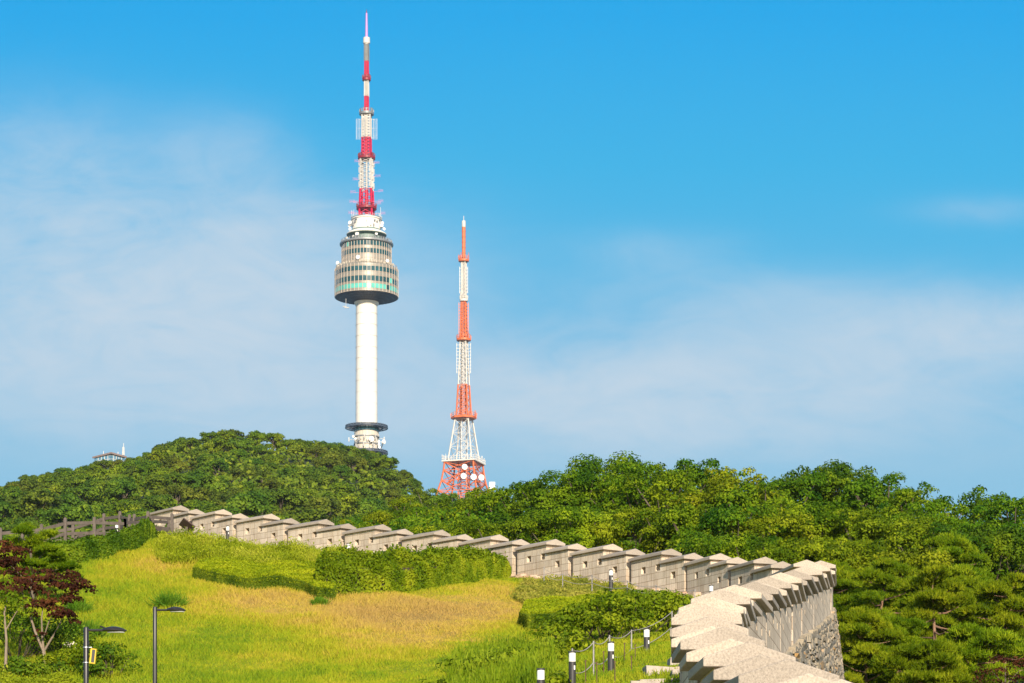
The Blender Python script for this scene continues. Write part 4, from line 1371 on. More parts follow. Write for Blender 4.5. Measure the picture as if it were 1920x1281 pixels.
for (px, py, Y, key, s, rz, lab) in (
    (1640, 1055, 120, 'pine0', 1.0, .3, 'spreading pine behind the wall\'s outer corner'),
    (1752, 1072, 108, 'pine2', 1.0, 1.2, 'pine with tall straight orange trunk bare in its middle'),
    (1893, 1085, 110, 'pine2', 1.05, 2.6, 'pine with many bare pale branches on its trunk'),
    (1625, 1150, 104, 'pine1', .95, .9, 'leaning pine close beside the rubble wall'),
    (1690, 1160, 106, 'pine0', .85, 3.9, 'pine with bent reddish trunk beside the rubble wall'),
    (1840, 1180, 100, 'pine3', 1.1, 1.7, 'low bright pine with wide flat pads of needles'),
    (1735, 1210, 98, 'pine3', 1.0, 4.4, 'low pine with spreading limbs at the slope\'s foot'),
    (1800, 1090, 124, 'pine1', 1.1, 5.2, 'mid-sized pine between the two bare-trunked pines'),
    (1700, 1085, 126, 'pine1', 1.15, 2.2, 'dense pine between the outer corner and the straight trunk'),
    (1570, 1062, 126, 'pine1', 1.0, .2, 'pine peeping over the wall\'s outermost corner'),
    (1930, 1100, 112, 'pine0', 1.0, 4.0, 'pine cut off by the picture\'s edge'),
    (1790, 1010, 134, 'pine1', 1.1, 1.0, 'dark flat-topped pine before the broadleaf wood'),
    (1600, 1020, 134, 'pine0', 1.0, 5.0, 'yellowish pine among leafy trees above the corner'),
):
    pine(px, py, Y, key, PH[key], lab, s, rz)
# ------------------------------------------------------------------ the lawn's plants
_Yg = np.arange(26, 150, .25)
def lawn_z(x, y):
    x = np.asarray(x, float); y = np.asarray(y, float)
    return gz_arr(x, y) + bumps(x, y)
def poly_sample(poly, n):
    """n random points of a world polygon (x, y)"""
    p = np.array([(q.x, q.y) for q in poly])
    lo, hi = p.min(0), p.max(0)
    out = []
    tot = 0
    while tot < n:
        c = lo + rng.random((n * 2, 2)) * (hi - lo)
        ins = np.zeros(len(c), bool)
        j = len(p) - 1
        for i in range(len(p)):
            cond = ((p[i, 1] > c[:, 1]) != (p[j, 1] > c[:, 1])) & (c[:, 0] < (p[j, 0] - p[i, 0]) * (c[:, 1] - p[i, 1]) / (p[j, 1] - p[i, 1] + 1e-12) + p[i, 0])
            ins ^= cond
            j = i
        out.append(c[ins]); tot += ins.sum()
        if tot == 0: break
    return np.concatenate(out)[:n]
def resample(pts, n):
    pts = [Vector(p) for p in pts]
    L = [0]
    for a, b_ in zip(pts, pts[1:]): L.append(L[-1] + (b_ - a).length)
    out = []
    for t in np.linspace(0, L[-1], n):
        i = max(0, min(len(pts) - 2, int(np.searchsorted(L, t) - 1)))
        q = (t - L[i]) / max(L[i + 1] - L[i], 1e-6)
        out.append(pts[i].lerp(pts[i + 1], max(0, min(1, q))))
    return out
def hedge(name, front, depth, height, leaf, dens, mat, label, cat='hedge', rough=.06, back=None, core=.16, lump=.0, side_mat=None):
    """a hedge standing on the lawn: front = photo points of its foot; depth runs away from the camera"""
    f = [hit(*p) for p in front]
    n = 40
    f = resample(f, n)
    if back is None:
        b_ = []
        for i, p in enumerate(f):
            t = (f[min(i + 1, n - 1)] - f[max(i - 1, 0)]); t.z = 0; t.normalize()
            b_.append(p + Vector((-t.y, t.x, 0)) * depth)
    else:
        b_ = resample([hit(*p) for p in back], n)
    fa = np.array([(p.x, p.y) for p in f]); ba = np.array([(p.x, p.y) for p in b_])
    hh = height if callable(height) else (lambda u: np.full_like(u, height))
    def surf(u, v):
        i = np.clip(u * (n - 1), 0, n - 1.001); k = i.astype(int); fr = (i - k)[:, None]
        a = fa[k] * (1 - fr) + fa[k + 1] * fr; c = ba[k] * (1 - fr) + ba[k + 1] * fr
        return a * (1 - v[:, None]) + c * v[:, None]
    e = empty(name, (f[n // 2] + b_[n // 2]) / 2)
    e.location.z = gz(e.location.x, e.location.y)
    tag(e, label, cat)
    o = np.array(e.location)
    L = sum((f[i + 1] - f[i]).length for i in range(n - 1)); Dp = float(np.linalg.norm(fa - ba, axis=1).mean())
    Hm = float(np.mean(hh(np.linspace(0, 1, 20))))
    Ps, Ns = [], []
    def lum(P2):
        return lump * (np.sin(P2[:, 0] * 2.3 + 1.7 * np.sin(P2[:, 1] * 1.1)) * .5 + np.sin(P2[:, 1] * 2.9 + P2[:, 0] * 1.3) * .5) if lump else 0
    # top
    m = int(dens * L * Dp)
    u, v = rng.random(m), rng.random(m)
    edge = np.minimum(np.minimum(u * L, (1 - u) * L), np.minimum(v * Dp, (1 - v) * Dp))
    rnd = np.minimum(.42, Hm * .4)
    drop = np.where(edge < rnd, rnd - np.sqrt(np.maximum(rnd ** 2 - (rnd - edge) ** 2, 0)), 0)
    P2 = surf(u, v)
    z = lawn_z(P2[:, 0], P2[:, 1]) + hh(u) - drop + rng.normal(size=m) * rough - abs(rng.normal(size=m)) * rough + lum(P2)
    Ps.append(np.c_[P2, z]); Ns.append(np.tile([0, -.1, .45], (m, 1)) + rng.normal(size=(m, 3)) * .35)
    # sides: front, back, both ends
    tn = np.array([f[-1].x - f[0].x, f[-1].y - f[0].y]); tn /= np.linalg.norm(tn)
    fn = (fa - ba).mean(0); fn /= np.linalg.norm(fn)
    for side, cnt in (('f', int(dens * L * Hm)), ('b', int(dens * .4 * L * Hm)), ('l', int(dens * Dp * Hm)), ('r', int(dens * Dp * Hm))):
        q = rng.random(cnt); w = rng.random(cnt)
        jit = abs(rng.normal(size=cnt)) * rough * 1.5
        if side == 'f': P2 = surf(q, jit / max(Dp, .1)); nn_ = np.array([fn[0], fn[1], .15]); uu = q
        elif side == 'b': P2 = surf(q, 1 - jit / max(Dp, .1)); nn_ = np.array([-fn[0], -fn[1], .15]); uu = q
        elif side == 'l': P2 = surf(jit / L, q); nn_ = np.array([-tn[0], -tn[1], .15]); uu = jit / L
        else: P2 = surf(1 - jit / L, q); nn_ = np.array([tn[0], tn[1], .15]); uu = 1 - jit / L
        zz = lawn_z(P2[:, 0], P2[:, 1]) + w * (hh(uu) - .05) + lum(P2) * w
        Ps.append(np.c_[P2, zz]); Ns.append(np.tile(nn_, (cnt, 1)))
    P, Nn = np.concatenate(Ps) - o, np.concatenate(Ns)
    Nn = unit(Nn + rng.normal(size=Nn.shape) * .6)
    V = leaf_quads(P, Nn, leaf * rng.uniform(.6, 1.4, len(P)), .62)
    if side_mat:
        quads('top_foliage', V[:m], mat, e); quads('side_foliage', V[m:], side_mat, e)
    else:
        quads('foliage', V, mat, e)
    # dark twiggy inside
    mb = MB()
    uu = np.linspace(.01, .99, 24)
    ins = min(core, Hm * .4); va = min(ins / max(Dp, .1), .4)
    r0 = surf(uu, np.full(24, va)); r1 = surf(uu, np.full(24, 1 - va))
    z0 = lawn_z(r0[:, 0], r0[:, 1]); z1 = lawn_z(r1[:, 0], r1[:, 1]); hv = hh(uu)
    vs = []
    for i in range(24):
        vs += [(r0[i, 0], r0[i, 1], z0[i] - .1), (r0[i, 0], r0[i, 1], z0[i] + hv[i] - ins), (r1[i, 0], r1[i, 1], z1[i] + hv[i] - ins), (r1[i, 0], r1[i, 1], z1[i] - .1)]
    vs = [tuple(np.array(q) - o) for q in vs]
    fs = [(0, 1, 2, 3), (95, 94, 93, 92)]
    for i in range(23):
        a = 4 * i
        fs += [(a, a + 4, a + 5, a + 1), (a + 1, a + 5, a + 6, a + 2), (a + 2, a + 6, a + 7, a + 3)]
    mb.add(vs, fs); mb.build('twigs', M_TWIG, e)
    return e
hedge('hedge', [(72, 1064), (150, 1058), (200, 1047), (260, 1030), (320, 1008), (338, 1000)], 1.4, lambda u: .95 - .15 * u, .13, 900, M_HEDGE_D,
      'glossy dark green hedge running up to the wall below the wooden fence', rough=.08, lump=.08, back=[(85, 1059), (160, 1052), (210, 1041), (268, 1025), (322, 1004), (342, 996)])
hedge('hedge', [(592, 1112), (640, 1119), (720, 1116), (800, 1108), (880, 1094), (940, 1086), (976, 1081)], 3.4, lambda u: 1.22 - .62 * u, .12, 900, M_HEDGE,
      'big dense green hedge in front of the middle of the wall', rough=.12, lump=.2, back=[(606, 1094), (650, 1092), (720, 1091), (800, 1088), (880, 1080), (940, 1076), (982, 1074)])
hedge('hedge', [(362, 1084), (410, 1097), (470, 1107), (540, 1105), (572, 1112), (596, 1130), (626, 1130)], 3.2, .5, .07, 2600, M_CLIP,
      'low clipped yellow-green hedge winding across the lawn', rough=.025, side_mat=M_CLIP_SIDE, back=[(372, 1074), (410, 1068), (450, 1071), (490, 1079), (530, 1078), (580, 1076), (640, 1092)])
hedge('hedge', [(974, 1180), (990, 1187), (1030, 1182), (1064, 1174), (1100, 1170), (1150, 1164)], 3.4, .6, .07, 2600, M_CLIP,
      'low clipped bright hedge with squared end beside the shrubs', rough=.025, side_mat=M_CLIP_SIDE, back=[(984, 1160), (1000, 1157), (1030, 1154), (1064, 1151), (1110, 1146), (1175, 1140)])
def thicket(name, front, back, height, dens, blade, mat, label, cat, leafy=0.0, leafmat=None, wid=.03, spread=.35, kind='stuff'):
    """tall grass or reeds over a patch of the lawn (photo outline of its foot)"""
    poly = [hit(*p) for p in front] + [hit(*p) for p in back[::-1]]
    ar = 0.0
    for i in range(len(poly)):
        a, b_ = poly[i], poly[(i + 1) % len(poly)]; ar += a.x * b_.y - b_.x * a.y
    ar = abs(ar) / 2
    n = int(dens * ar)
    P2 = poly_sample(poly, n)
    n = len(P2)
    lumpy = .72 + .28 * np.sin(P2[:, 0] * 1.9 + 1.3 * np.sin(P2[:, 1] * 1.3)) * np.cos(P2[:, 1] * 1.5 + .7)
    hgt = height * lumpy * rng.uniform(.55, 1.05, n)
    z = lawn_z(P2[:, 0], P2[:, 1])
    P0 = np.c_[P2, z]
    Ps, Ds, Ls = [], [], []
    for lev in (0.0, .25, .5, .72):
        d = unit(np.c_[rng.normal(size=(n, 2)) * spread * (1 + lev), np.ones(n)])
        Ps.append(P0 + np.c_[rng.normal(size=(n, 2)) * .05, hgt * lev]); Ds.append(d); Ls.append(np.maximum(hgt * (1 - lev), .12) * blade)
    V = blade_quads(np.concatenate(Ps), np.concatenate(Ds), np.concatenate(Ls), wid)
    if leafy:
        k = int(n * leafy); ix = rng.integers(0, n, k)
        lp = P0[ix] + np.c_[rng.normal(size=(k, 2)) * .10, hgt[ix] * rng.uniform(.3, 1, k)]
        V = np.concatenate([V, leaf_quads(lp, unit(rng.normal(size=(k, 3)) * .6 + np.array([0, -.5, .6])), .10 * rng.uniform(.6, 1.4, k), .5)])
    return tag(quads(name, V, mat), label, cat, kind=kind)
thicket('bamboo_grass', [(292, 1052), (310, 1064), (345, 1062), (380, 1054), (410, 1064), (470, 1074), (520, 1072), (600, 1060), (640, 1055)],
        [(300, 1018), (340, 1020), (400, 1028), (470, 1036), (540, 1044), (600, 1048), (640, 1050)], .95, 130, .62, M_BAMBOO,
        'light green dwarf bamboo growing along the upper wall', 'bamboo grass', leafy=1.2, wid=.035, spread=.45)
thicket('weeds', [(962, 1122), (990, 1140), (1050, 1142), (1120, 1132), (1180, 1122)], [(985, 1098), (1040, 1095), (1090, 1098), (1140, 1106), (1190, 1114)], .5, 170, .6, M_WEED,
        'yellowish weeds on the mound below the wall', 'weeds', leafy=2.0, wid=.025, spread=.6)
thicket('tall_grass', [(1120, 1150), (1200, 1160), (1280, 1165), (1330, 1165)], [(1120, 1118), (1190, 1124), (1250, 1130), (1330, 1135)], .55, 190, .8, M_REED,
        'tall bright green grass under the wall\'s footing', 'tall grass', wid=.025, spread=.25)
thicket('reeds', [(840, 1330), (930, 1330), (1010, 1320), (1035, 1290)], [(850, 1255), (920, 1235), (980, 1232), (1040, 1255)], 1.0, 60, .8, M_REED,
        'tall bright reeds among the shrubs beside the bollard lights', 'reeds', leafy=.6, wid=.03, spread=.16)
def shrub(name, px, py, rw, rd, h, leaf, dens, mat, label, cat='shrub', n=16, Y=None, seed=1, rc=.42, group=None):
    p = hit(px, py) if Y is None else Vector(((px - 960) / F * Y, Y, gz((px - 960) / F * Y, Y)))
    rs = random.Random(seed)
    e = empty(name, p); tag(e, label, cat, group)
    cl = []
    for k in range(n):
        a = rs.uniform(0, 6.28); q = rs.random() ** .5
        x, y = math.cos(a) * q * rw, math.sin(a) * q * rd
        hz_ = h * math.sqrt(max(1 - q * q * .8, .1)) - rc * .6
        cl.append((Vector((x, y, max(hz_ * rs.uniform(.45, 1), .15) + gz(p.x + x, p.y + y) - p.z)), rs.uniform(rc * .75, rc * 1.2)))
    P, Nn = crown_pts(cl, dens)
    quads('foliage', leaf_quads(P, Nn, leaf * rng.uniform(.6, 1.4, len(P)), .6), mat, e)
    t = MB()
    for c, r in cl[:10]:
        t.tube([Vector((c.x * .3, c.y * .3, gz(p.x + c.x * .3, p.y + c.y * .3) - p.z - .1)), c], [.03, .012], 4)
    t.build('stems', M_TWIG, e)
    return e
# shrubs beside the path
for i, (px, py, rw, rd, h, lab) in enumerate((
    (1085, 1212, 1.5, 1.7, 1.5, 'leafy green shrub at the end of the clipped hedge'),
    (1140, 1205, 1.5, 1.7, 1.6, 'leafy shrub behind the second bollard light from the wall'),
    (1195, 1192, 1.5, 1.7, 1.6, 'tall leafy shrub behind the bollard light next to the wall'),
    (1245, 1180, 1.1, 1.3, 1.5, 'leafy shrub tucked in beside the coping stones'),
    (1060, 1235, .9, 1.0, .75, 'low leafy shrub in front of the clipped hedge'),
    (1120, 1180, 1.3, 1.5, 1.1, 'leafy shrub rising behind the others near the clipped hedge'),
    (1175, 1168, 1.3, 1.6, 1.1, 'leafy shrub backed by tall grass under the wall footing'),
    (1235, 1158, 1.3, 1.6, 1.0, 'bushy shrub farthest up the slope beside the coping stones'),
    (1290, 1165, .9, 1.2, .85, 'leafy shrub partly hidden by the coping stones'))):
    shrub('shrub', px, py, rw, rd, h, .12, 520, M_HEDGE, lab, n=22, seed=20 + i)
for i, (px, py, rw, h, lab) in enumerate((
    (880, 1300, 1.1, .95, 'loose light green shrub at the lower edge of the lawn'),
    (940, 1270, 1.0, .85, 'bushy light green shrub between the straw lawn and the reeds'),
    (1000, 1255, .9, .8, 'bushy green shrub just above the two lower bollard lights'),
    (985, 1306, .8, .6, 'low green shrub next to the lowest bollard light'))):
    shrub('shrub', px, py, rw, 1.0, h, .10, 520, M_HEDGE, lab, n=20, seed=40 + i)
# round tussocks on the lawn
for i, (px, py, r, lab) in enumerate(((318, 1140, .55, 'round dark green grass tussock behind the taller street lamp'), (145, 1152, .5, 'grass tussock beside the red maple'),
                                      (160, 1198, .6, 'wide grass tussock below the red maple\'s branch'), (600, 1136, .28, 'tiny tussock at the tip of the winding hedge'))):
    p = hit(px, py)
    n = 900
    d = sph(n); d[:, 2] = abs(d[:, 2]) + .35
    P = np.tile(np.array(p), (n, 1)) + np.c_[rng.normal(size=(n, 2)) * r * .35, np.zeros(n)]
    D = unit(d * np.array([1, 1, 1.0]))
    o = quads('grass_tussock', blade_quads(P - np.array(p), D, r * rng.uniform(.7, 1.25, n), .03), M_TUFT)
    o.location = p
    tag(o, lab, 'tussock')
# the lawn's grass
gp_ = []
def grass_patch(n, x0, x1, y0, y1, hmin, hmax):
    x = rng.uniform(x0, x1, n); y = rng.uniform(y0, y1, n)
    # inside the view only, on the lawn side
    ok = (wall_side(x, y) < -.75) & (np.abs(x / y) < .215)
    z = lawn_z(x, y)
    ok &= (z / y > (H0 - 1300) / F)
    return np.c_[x, y, z][ok]
P = grass_patch(900000, -27, 11, 36, 132, .05, .12)
lush = np.clip(.5 + .35 * np.sin(P[:, 0] * .8 + 1.3 * np.sin(P[:, 1] * .45)) + .3 * np.sin(P[:, 1] * .9 + P[:, 0] * .35) - .035 * (P[:, 0] + 3), 0, 1)
L_ = (.05 + .13 * lush) * rng.uniform(.6, 1.4, len(P))
D = unit(np.c_[rng.normal(size=(len(P), 2)) * .55, np.ones(len(P))])
gr = quads('grass', blade_quads(P, D, L_, .022), M_LAWN)
tag(gr, 'short grass of the lawn, straw yellow to green', 'grass', kind='stuff')
# ------------------------------------------------------------------ plants in the lower western corner
def clump_tree(name, base, clumps, stems, leaf, dens, mat, bark, label, cat='tree', flat=.6, needles=False):
    """clumps: (dx, dy, dz, r) metres from the base; stems: list of polylines with radii"""
    e = empty(name, base); tag(e, label, cat)
    cl = [(Vector(c[:3]), c[3]) for c in clumps]
    if needles:
        Ps, Ds = [], []
        for c, pr in cl:
            nt = int(150 * pr * pr / .3)
            d = sph(nt); d[:, 2] = np.abs(d[:, 2]) * .9 - .25
            b_ = np.array(c) + d * pr * np.array([1, 1, .5]) * rng.uniform(.5, 1, (nt, 1))
            main = unit(d * np.array([.6, .6, .3]) + np.array([0, 0, .7]) + rng.normal(size=(nt, 3)) * .25)
            for q in range(7):
                Ps.append(b_); Ds.append(unit(main + rng.normal(size=(nt, 3)) * .4))
        P, D = np.concatenate(Ps), np.concatenate(Ds)
        V = blade_quads(P, D, rng.uniform(.10, .2, len(P)), .03)
    else:
        P, Nn = crown_pts(cl, dens, flat=flat)
        V = leaf_quads(P, Nn, leaf * rng.uniform(.6, 1.4, len(P)), .55)
    quads('crown', V, mat, e)
    t = MB()
    for pts, rad in stems: t.tube(pts, [q * .75 for q in rad], 7)
    t.build('trunk', bark, e, smooth=True)
    return e
def rel(px, py, base, Y, dy=0.0):
    v = at(px, py, Y + dy) - base
    return (v.x, v.y, v.z)
# red maple
YM = 79.0
bm = at(84, 1268, YM)
mc_ = []
rs = random.Random(8)
for px, py, r, dy in ((20, 1050, .5, .6), (45, 1030, .45, .9), (8, 1020, .5, .9), (15, 1085, .55, .2), (50, 1078, .5, .5), (85, 1082, .55, .2), (110, 1090, .5, -.1), (70, 1100, .55, -.3), (40, 1105, .5, -.5), (100, 1110, .5, -.4),
                     (135, 1082, .42, 0), (150, 1098, .4, .2), (165, 1096, .3, .2), (140, 1108, .4, -.2), (125, 1122, .45, -.3), (95, 1140, .5, -.5), (115, 1148, .42, -.6), (80, 1145, .42, -.2), (125, 1155, .35, -.3), (45, 1140, .38, -.5),
                     (15, 1120, .45, .1), (60, 1125, .45, .1), (5, 1065, .5, .8), (76, 1200, .16, -.3), (70, 1192, .14, -.3), (-15, 1050, .6, .8), (-15, 1100, .6, .3)):
    for q in range(3):
        mc_.append((*[a + rs.uniform(-.22, .22) for a in rel(px, py, bm, YM, dy)], r * rs.uniform(.55, .9)))
V3 = lambda px, py, dy=0: Vector(rel(px, py, bm, YM, dy))
fork = V3(82, 1222)
stems = [([V3(84, 1275), V3(83, 1245), fork], [.09, .08, .075]),
         ([fork, V3(66, 1185, .1), V3(55, 1150, .2), V3(45, 1120, .3), V3(35, 1095, .4)], [.06, .05, .042, .03, .015]),
         ([fork, V3(79, 1190), V3(78, 1160, -.2), V3(82, 1130, -.3)], [.05, .04, .03, .015]),
         ([fork, V3(98, 1195, -.1), V3(112, 1170, -.2), V3(128, 1130, -.1)], [.05, .04, .03, .012]),
         ([V3(82, 1195), V3(92, 1165, -.3), V3(104, 1145, -.4)], [.03, .025, .012]),
         ([V3(66, 1140, .2), V3(55, 1105, .3), V3(40, 1080, .5), V3(20, 1060, .6)], [.03, .025, .02, .012]),
         ([V3(70, 1140, .1), V3(66, 1110), V3(58, 1085, .2)], [.03, .022, .012]), ([V3(128, 1130), V3(135, 1112), V3(145, 1100)], [.018, .014, .008]),
         ([V3(58, 1160, .2), V3(48, 1145, 0), V3(35, 1135, -.3)], [.03, .02, .01])]
clump_tree('red_maple', bm, mc_, stems, .11, 620, M_MAPLE, M_MBARK, 'dark red maple with pale forking trunk at the lawn\'s edge', flat=.45)
# garden pine behind it
YP = 92.0
bp_ = at(62, 1150, YP)
pc = []
for px, py, r in ((35, 1002, .38), (50, 992, .36), (20, 1006, .32), (75, 1008, .42), (90, 1004, .34), (60, 1018, .45), (85, 1025, .45), (50, 1035, .5), (75, 1042, .55), (100, 1045, .45), (40, 1055, .5), (65, 1062, .55), (95, 1066, .5), (120, 1072, .42),
                 (25, 1030, .4), (110, 1055, .4), (45, 1085, .5), (90, 1090, .5), (125, 1092, .35), (15, 1075, .45), (140, 1085, .28)):
    for q in range(2):
        pc.append((*[a + rs.uniform(-.2, .2) for a in rel(px, py, bp_, YP, rs.uniform(-.7, .7))], r * rs.uniform(.7, 1.0)))
P3 = lambda px, py, dy=0: Vector(rel(px, py, bp_, YP, dy))
clump_tree('garden_pine', bp_, pc, [([P3(62, 1165), P3(60, 1090), P3(58, 1040), P3(52, 1000)], [.12, .09, .06, .02]), ([P3(60, 1060), P3(85, 1035)], [.04, .015]), ([P3(35, 1022), P3(35, 1008)], [.03, .02]), ([P3(60, 1075), P3(110, 1068)], [.04, .012])],
           .1, 100, M_PINE, M_BARK, 'bushy green garden pine above the red maple', needles=True)
# red-leaved shrub tree outside the wall
br_ = at(1885, 1300, 97.0)
br_.z = float(outer_z(np.array([[br_.x]]), np.array([[97.0]]))[0, 0])
rc_ = []
for px, py, r in ((1865, 1240, .5), (1890, 1235, .45), (1905, 1250, .5), (1850, 1258, .45), (1880, 1262, .55), (1910, 1272, .5), (1870, 1280, .5), (1925, 1240, .4), (1840, 1275, .4), (1895, 1290, .5)):
    for q in range(2):
        v = at(px, py, 97.0 + rs.uniform(-.5, .5)) - br_
        rc_.append((v.x + rs.uniform(-.2, .2), v.y, v.z + rs.uniform(-.15, .15), r * rs.uniform(.6, .9)))
tp_ = at(1885, 1250, 97.0) - br_
clump_tree('red_shrub', br_, rc_, [([Vector((0, 0, -.2)), tp_ * .6, tp_], [.06, .045, .015]), ([tp_ * .5, tp_ * .8 + Vector((-.5, 0, .1))], [.03, .012]), ([tp_ * .5, tp_ * .8 + Vector((.5, 0, .1))], [.03, .012])], .10, 420, M_MAPLE, M_BARK, 'dark red-leaved shrub among the pines', cat='shrub', flat=.6)
# yellow-green small maple
YN = 76.0
by_ = at(10, 1262, YN)
yc = []
for px, py, r in ((5, 1100, .4), (20, 1112, .45), (45, 1125, .35), (15, 1130, .45), (-5, 1125, .5), (30, 1142, .4), (50, 1150, .3), (10, 1155, .35), (-10, 1150, .4), (55, 1135, .3)):
    for q in range(2):
        yc.append((*[a + rs.uniform(-.18, .18) for a in rel(px, py, by_, YN, rs.uniform(-.5, .5))], r * rs.uniform(.6, .9)))
Y3 = lambda px, py: Vector(rel(px, py, by_, YN))
clump_tree('green_maple', by_, yc, [([Y3(10, 1270), Y3(12, 1200), Y3(8, 1150), Y3(15, 1115)], [.07, .05, .035, .015]), ([Y3(12, 1180), Y3(35, 1140)], [.03, .012])], .10, 420, M_BROAD_Y, M_MBARK,
           'small yellow-green maple in front of the red maple\'s crown', flat=.5)
# shrubs below
M_SHRUB = mat_leaf("fresh_shrub_leaves", (.06, .14, .008), (.14, .24, .012), (.26, .36, .03), .3, 1.0)
for i, (px, py, Y, rw, h, mat, lab) in enumerate((
    (30, 1262, 80, 1.5, 1.7, M_HEDGE_D, 'dark glossy shrub under the green maple'),
    (20, 1215, 84, 1.3, 1.5, M_SHRUB, 'tall light green shrub at the lawn\'s western edge'),
    (110, 1258, 81, 1.0, 1.35, M_SHRUB, 'bright leafy shrub around the red maple\'s trunk'),
    (125, 1282, 78, .8, .8, M_BROAD_Y, 'small yellow-green shrub at the red maple\'s foot'),
    (60, 1300, 76, 1.0, .7, M_HEDGE_D, 'low dark shrub just before the red maple\'s trunk'),
    (178, 1305, 77, .8, 1.35, M_HEDGE, 'round olive shrub behind the lower street lamp'),
    (207, 1312, 76, .75, 1.2, M_HEDGE_D, 'round green shrub beside the lower street lamp'))):
    shrub('shrub', px, py, rw, .9, h, .10, 560, mat, lab, n=24, Y=Y, seed=70 + i, rc=.36)
p_ = at(133, 1222, 80.2); n = 240
M_PETAL = mat_plain("white_petals", (.62, .58, .46), .7)
for q, lab in (((135, 1208), 'white blossom spray on the shrub by the lower street lamp, highest of four'), ((148, 1232), 'white blossom spray hanging lowest beside the street lamp pole'), ((143, 1226), 'white blossom spray above the lowest one'), ((174, 1214), 'white blossom spray just over the yellow-framed panel')):
    p_ = at(*q, 79.6)
    fl = rng.normal(size=(46, 3)) * np.array([.12, .2, .05])
    fl[0] = 0
    st_ = MB().tube([(0, 0, -.35), (0, 0, 0)], .008, 4)
    for v in fl[1:]: st_.tube([(0, 0, -.05), tuple(v)], .004, 3)
    so_ = st_.build('blossom_spray', M_TWIG); so_.location = p_
    quads('petals', leaf_quads(fl, unit(rng.normal(size=fl.shape) + np.array([0, -1, .6])), .05, .9), M_PETAL, so_)
    tag(so_, lab, 'flowers')
thicket('ground_cover', [(-30, 1345), (60, 1345), (140, 1340)], [(-30, 1262), (40, 1262), (100, 1275), (140, 1290)], .5, 150, .55, M_BAMBOO, 'low olive-yellow ground cover in the lower corner', 'ground cover', leafy=3, wid=.03, spread=.7)

# ------------------------------------------------------------------ street lamps
M_BLACK = mat_plain("dark_brown_metal", (.025, .022, .022), .35, var=.2, spec=.5)
M_SILVER = mat_plain("steel_band", (.45, .45, .46), .35, metal=.7)
def street_lamp(px, py_top, Y, rad, arm_end, head, label, back=False):
    top = at(px, py_top, Y)
    base = Vector((top.x, Y, gz(top.x, Y)))
    e = empty('street_lamp', base); tag(e, label, 'street lamp')
    H = top.z - base.z
    k = Y / F
    MB().lathe([(rad * 1.9, -.1), (rad * 1.9, .06), (rad * 1.15, .08), (rad * 1.12, H * .5), (rad, H * .55), (rad, H - .02), (rad * .85, H), (.01, H + .005)], 20).build('pole', M_BLACK, e, smooth=True)
    za = H - 6 * k
    a0, a1, x1 = rad * .9, arm_end * k, head * k
    MB().tube([(a0, 0, za), (a1 + .1, 0, za - .0)], .028, 8).build('arm', M_BLACK, e)
    hd = MB()
    n, m = 14, 12
    L = x1 - a1
    vs, fs = [], []
    for i in range(n + 1):
        t = i / n
        w = .15 * (max(math.sin(math.pi * min(t * 1.02 + .02, 1)), 0) ** .6) + .012
        up = .085 * (max(math.sin(math.pi * min(t * .9 + .08, 1)), 0) ** .8) + .008
        dn = .035 * max(math.sin(math.pi * t), 0) + .008
        for j in range(m):
            a = 2 * math.pi * j / m
            s = math.sin(a)
            vs.append((a1 + L * t, w * math.cos(a), za - .015 * t + (up * s if s > 0 else dn * s)))
    for i in range(n):
        for j in range(m):
            j2 = (j + 1) % m
            fs.append((i * m + j, i * m + j2, (i + 1) * m + j2, (i + 1) * m + j))
    fs.append(tuple(range(m))); fs.append(tuple(n * m + j for j in range(m - 1, -1, -1)))
    hd.add(vs, fs)
    h_ = hd.build('lamp_head', M_BLACK, e, smooth=True)
    lens = MB(); lens.lathe([(.01, 0), (.10, 0), (.10, -.02), (.01, -.022)], 16)
    lens.v = [(x * 1.9 + a1 + L * .55, y, z + za - .035) for x, y, z in lens.v]
    lens.build('lens', mat_plain("lamp_glass", (.35, .35, .33), .2), h_)
    if back:
        MB().tube([(a1 - .06, 0, za + .09), (a1 + .12, 0, za + .02)], .018, 5).build('stay', M_BLACK, e)
    return e, H, k
lamp1, H1, k1 = street_lamp(161.5, 1176, 56, .057, 31, 76, 'black street lamp with yellow-framed panel strapped to its pole', True)
lamp2, H2, k2 = street_lamp(290.5, 1138, 68, .054, 22, 58, 'black street lamp standing alone on the lawn, higher up the slope')
for zz in (H1 - 39 * k1, H1 - 67.5 * k1):
    bd = MB()
    bd.lathe([(.062, zz), (.071, zz), (.071, zz + .02), (.062, zz + .02), (.062, zz)], 20)
    bd.bar((.05, 0, zz + .012), (.13, 0, zz + .012), .02)
    bd.build('steel_band', M_SILVER, lamp1)
pb = Vector(lamp1.location) + Vector((.075, 0, H1 - 68 * k1))
sign = empty('pole_panel', pb); tag(sign, 'slim yellow-framed dark panel fixed to a street lamp pole', 'pole panel')
w, h = .125, 28 * k1
q = Matrix.Rotation(R(6), 3, 'Y')
fr = MB()
for a, b_ in (((0, 0), (.034, h)), ((w - .022, 0), (w, h)), ((.034, 0), (w - .022, .02)), ((.034, h - .02), (w - .022, h))):
    fr.box2((a[0], -.05, a[1]), (b_[0], .05, b_[1]))
fr.v = [tuple(q @ Vector(v)) for v in fr.v]
fr.build('frame', mat_plain("yellow_paint", (.62, .40, .01), .5), sign)
pn = MB(); pn.box2((.035, -.045, .021), (w - .023, .035, h - .021)); pn.v = [tuple(q @ Vector(v)) for v in pn.v]
pn.build('panel', mat_plain("charcoal_panel", (.045, .042, .045), .6), sign)

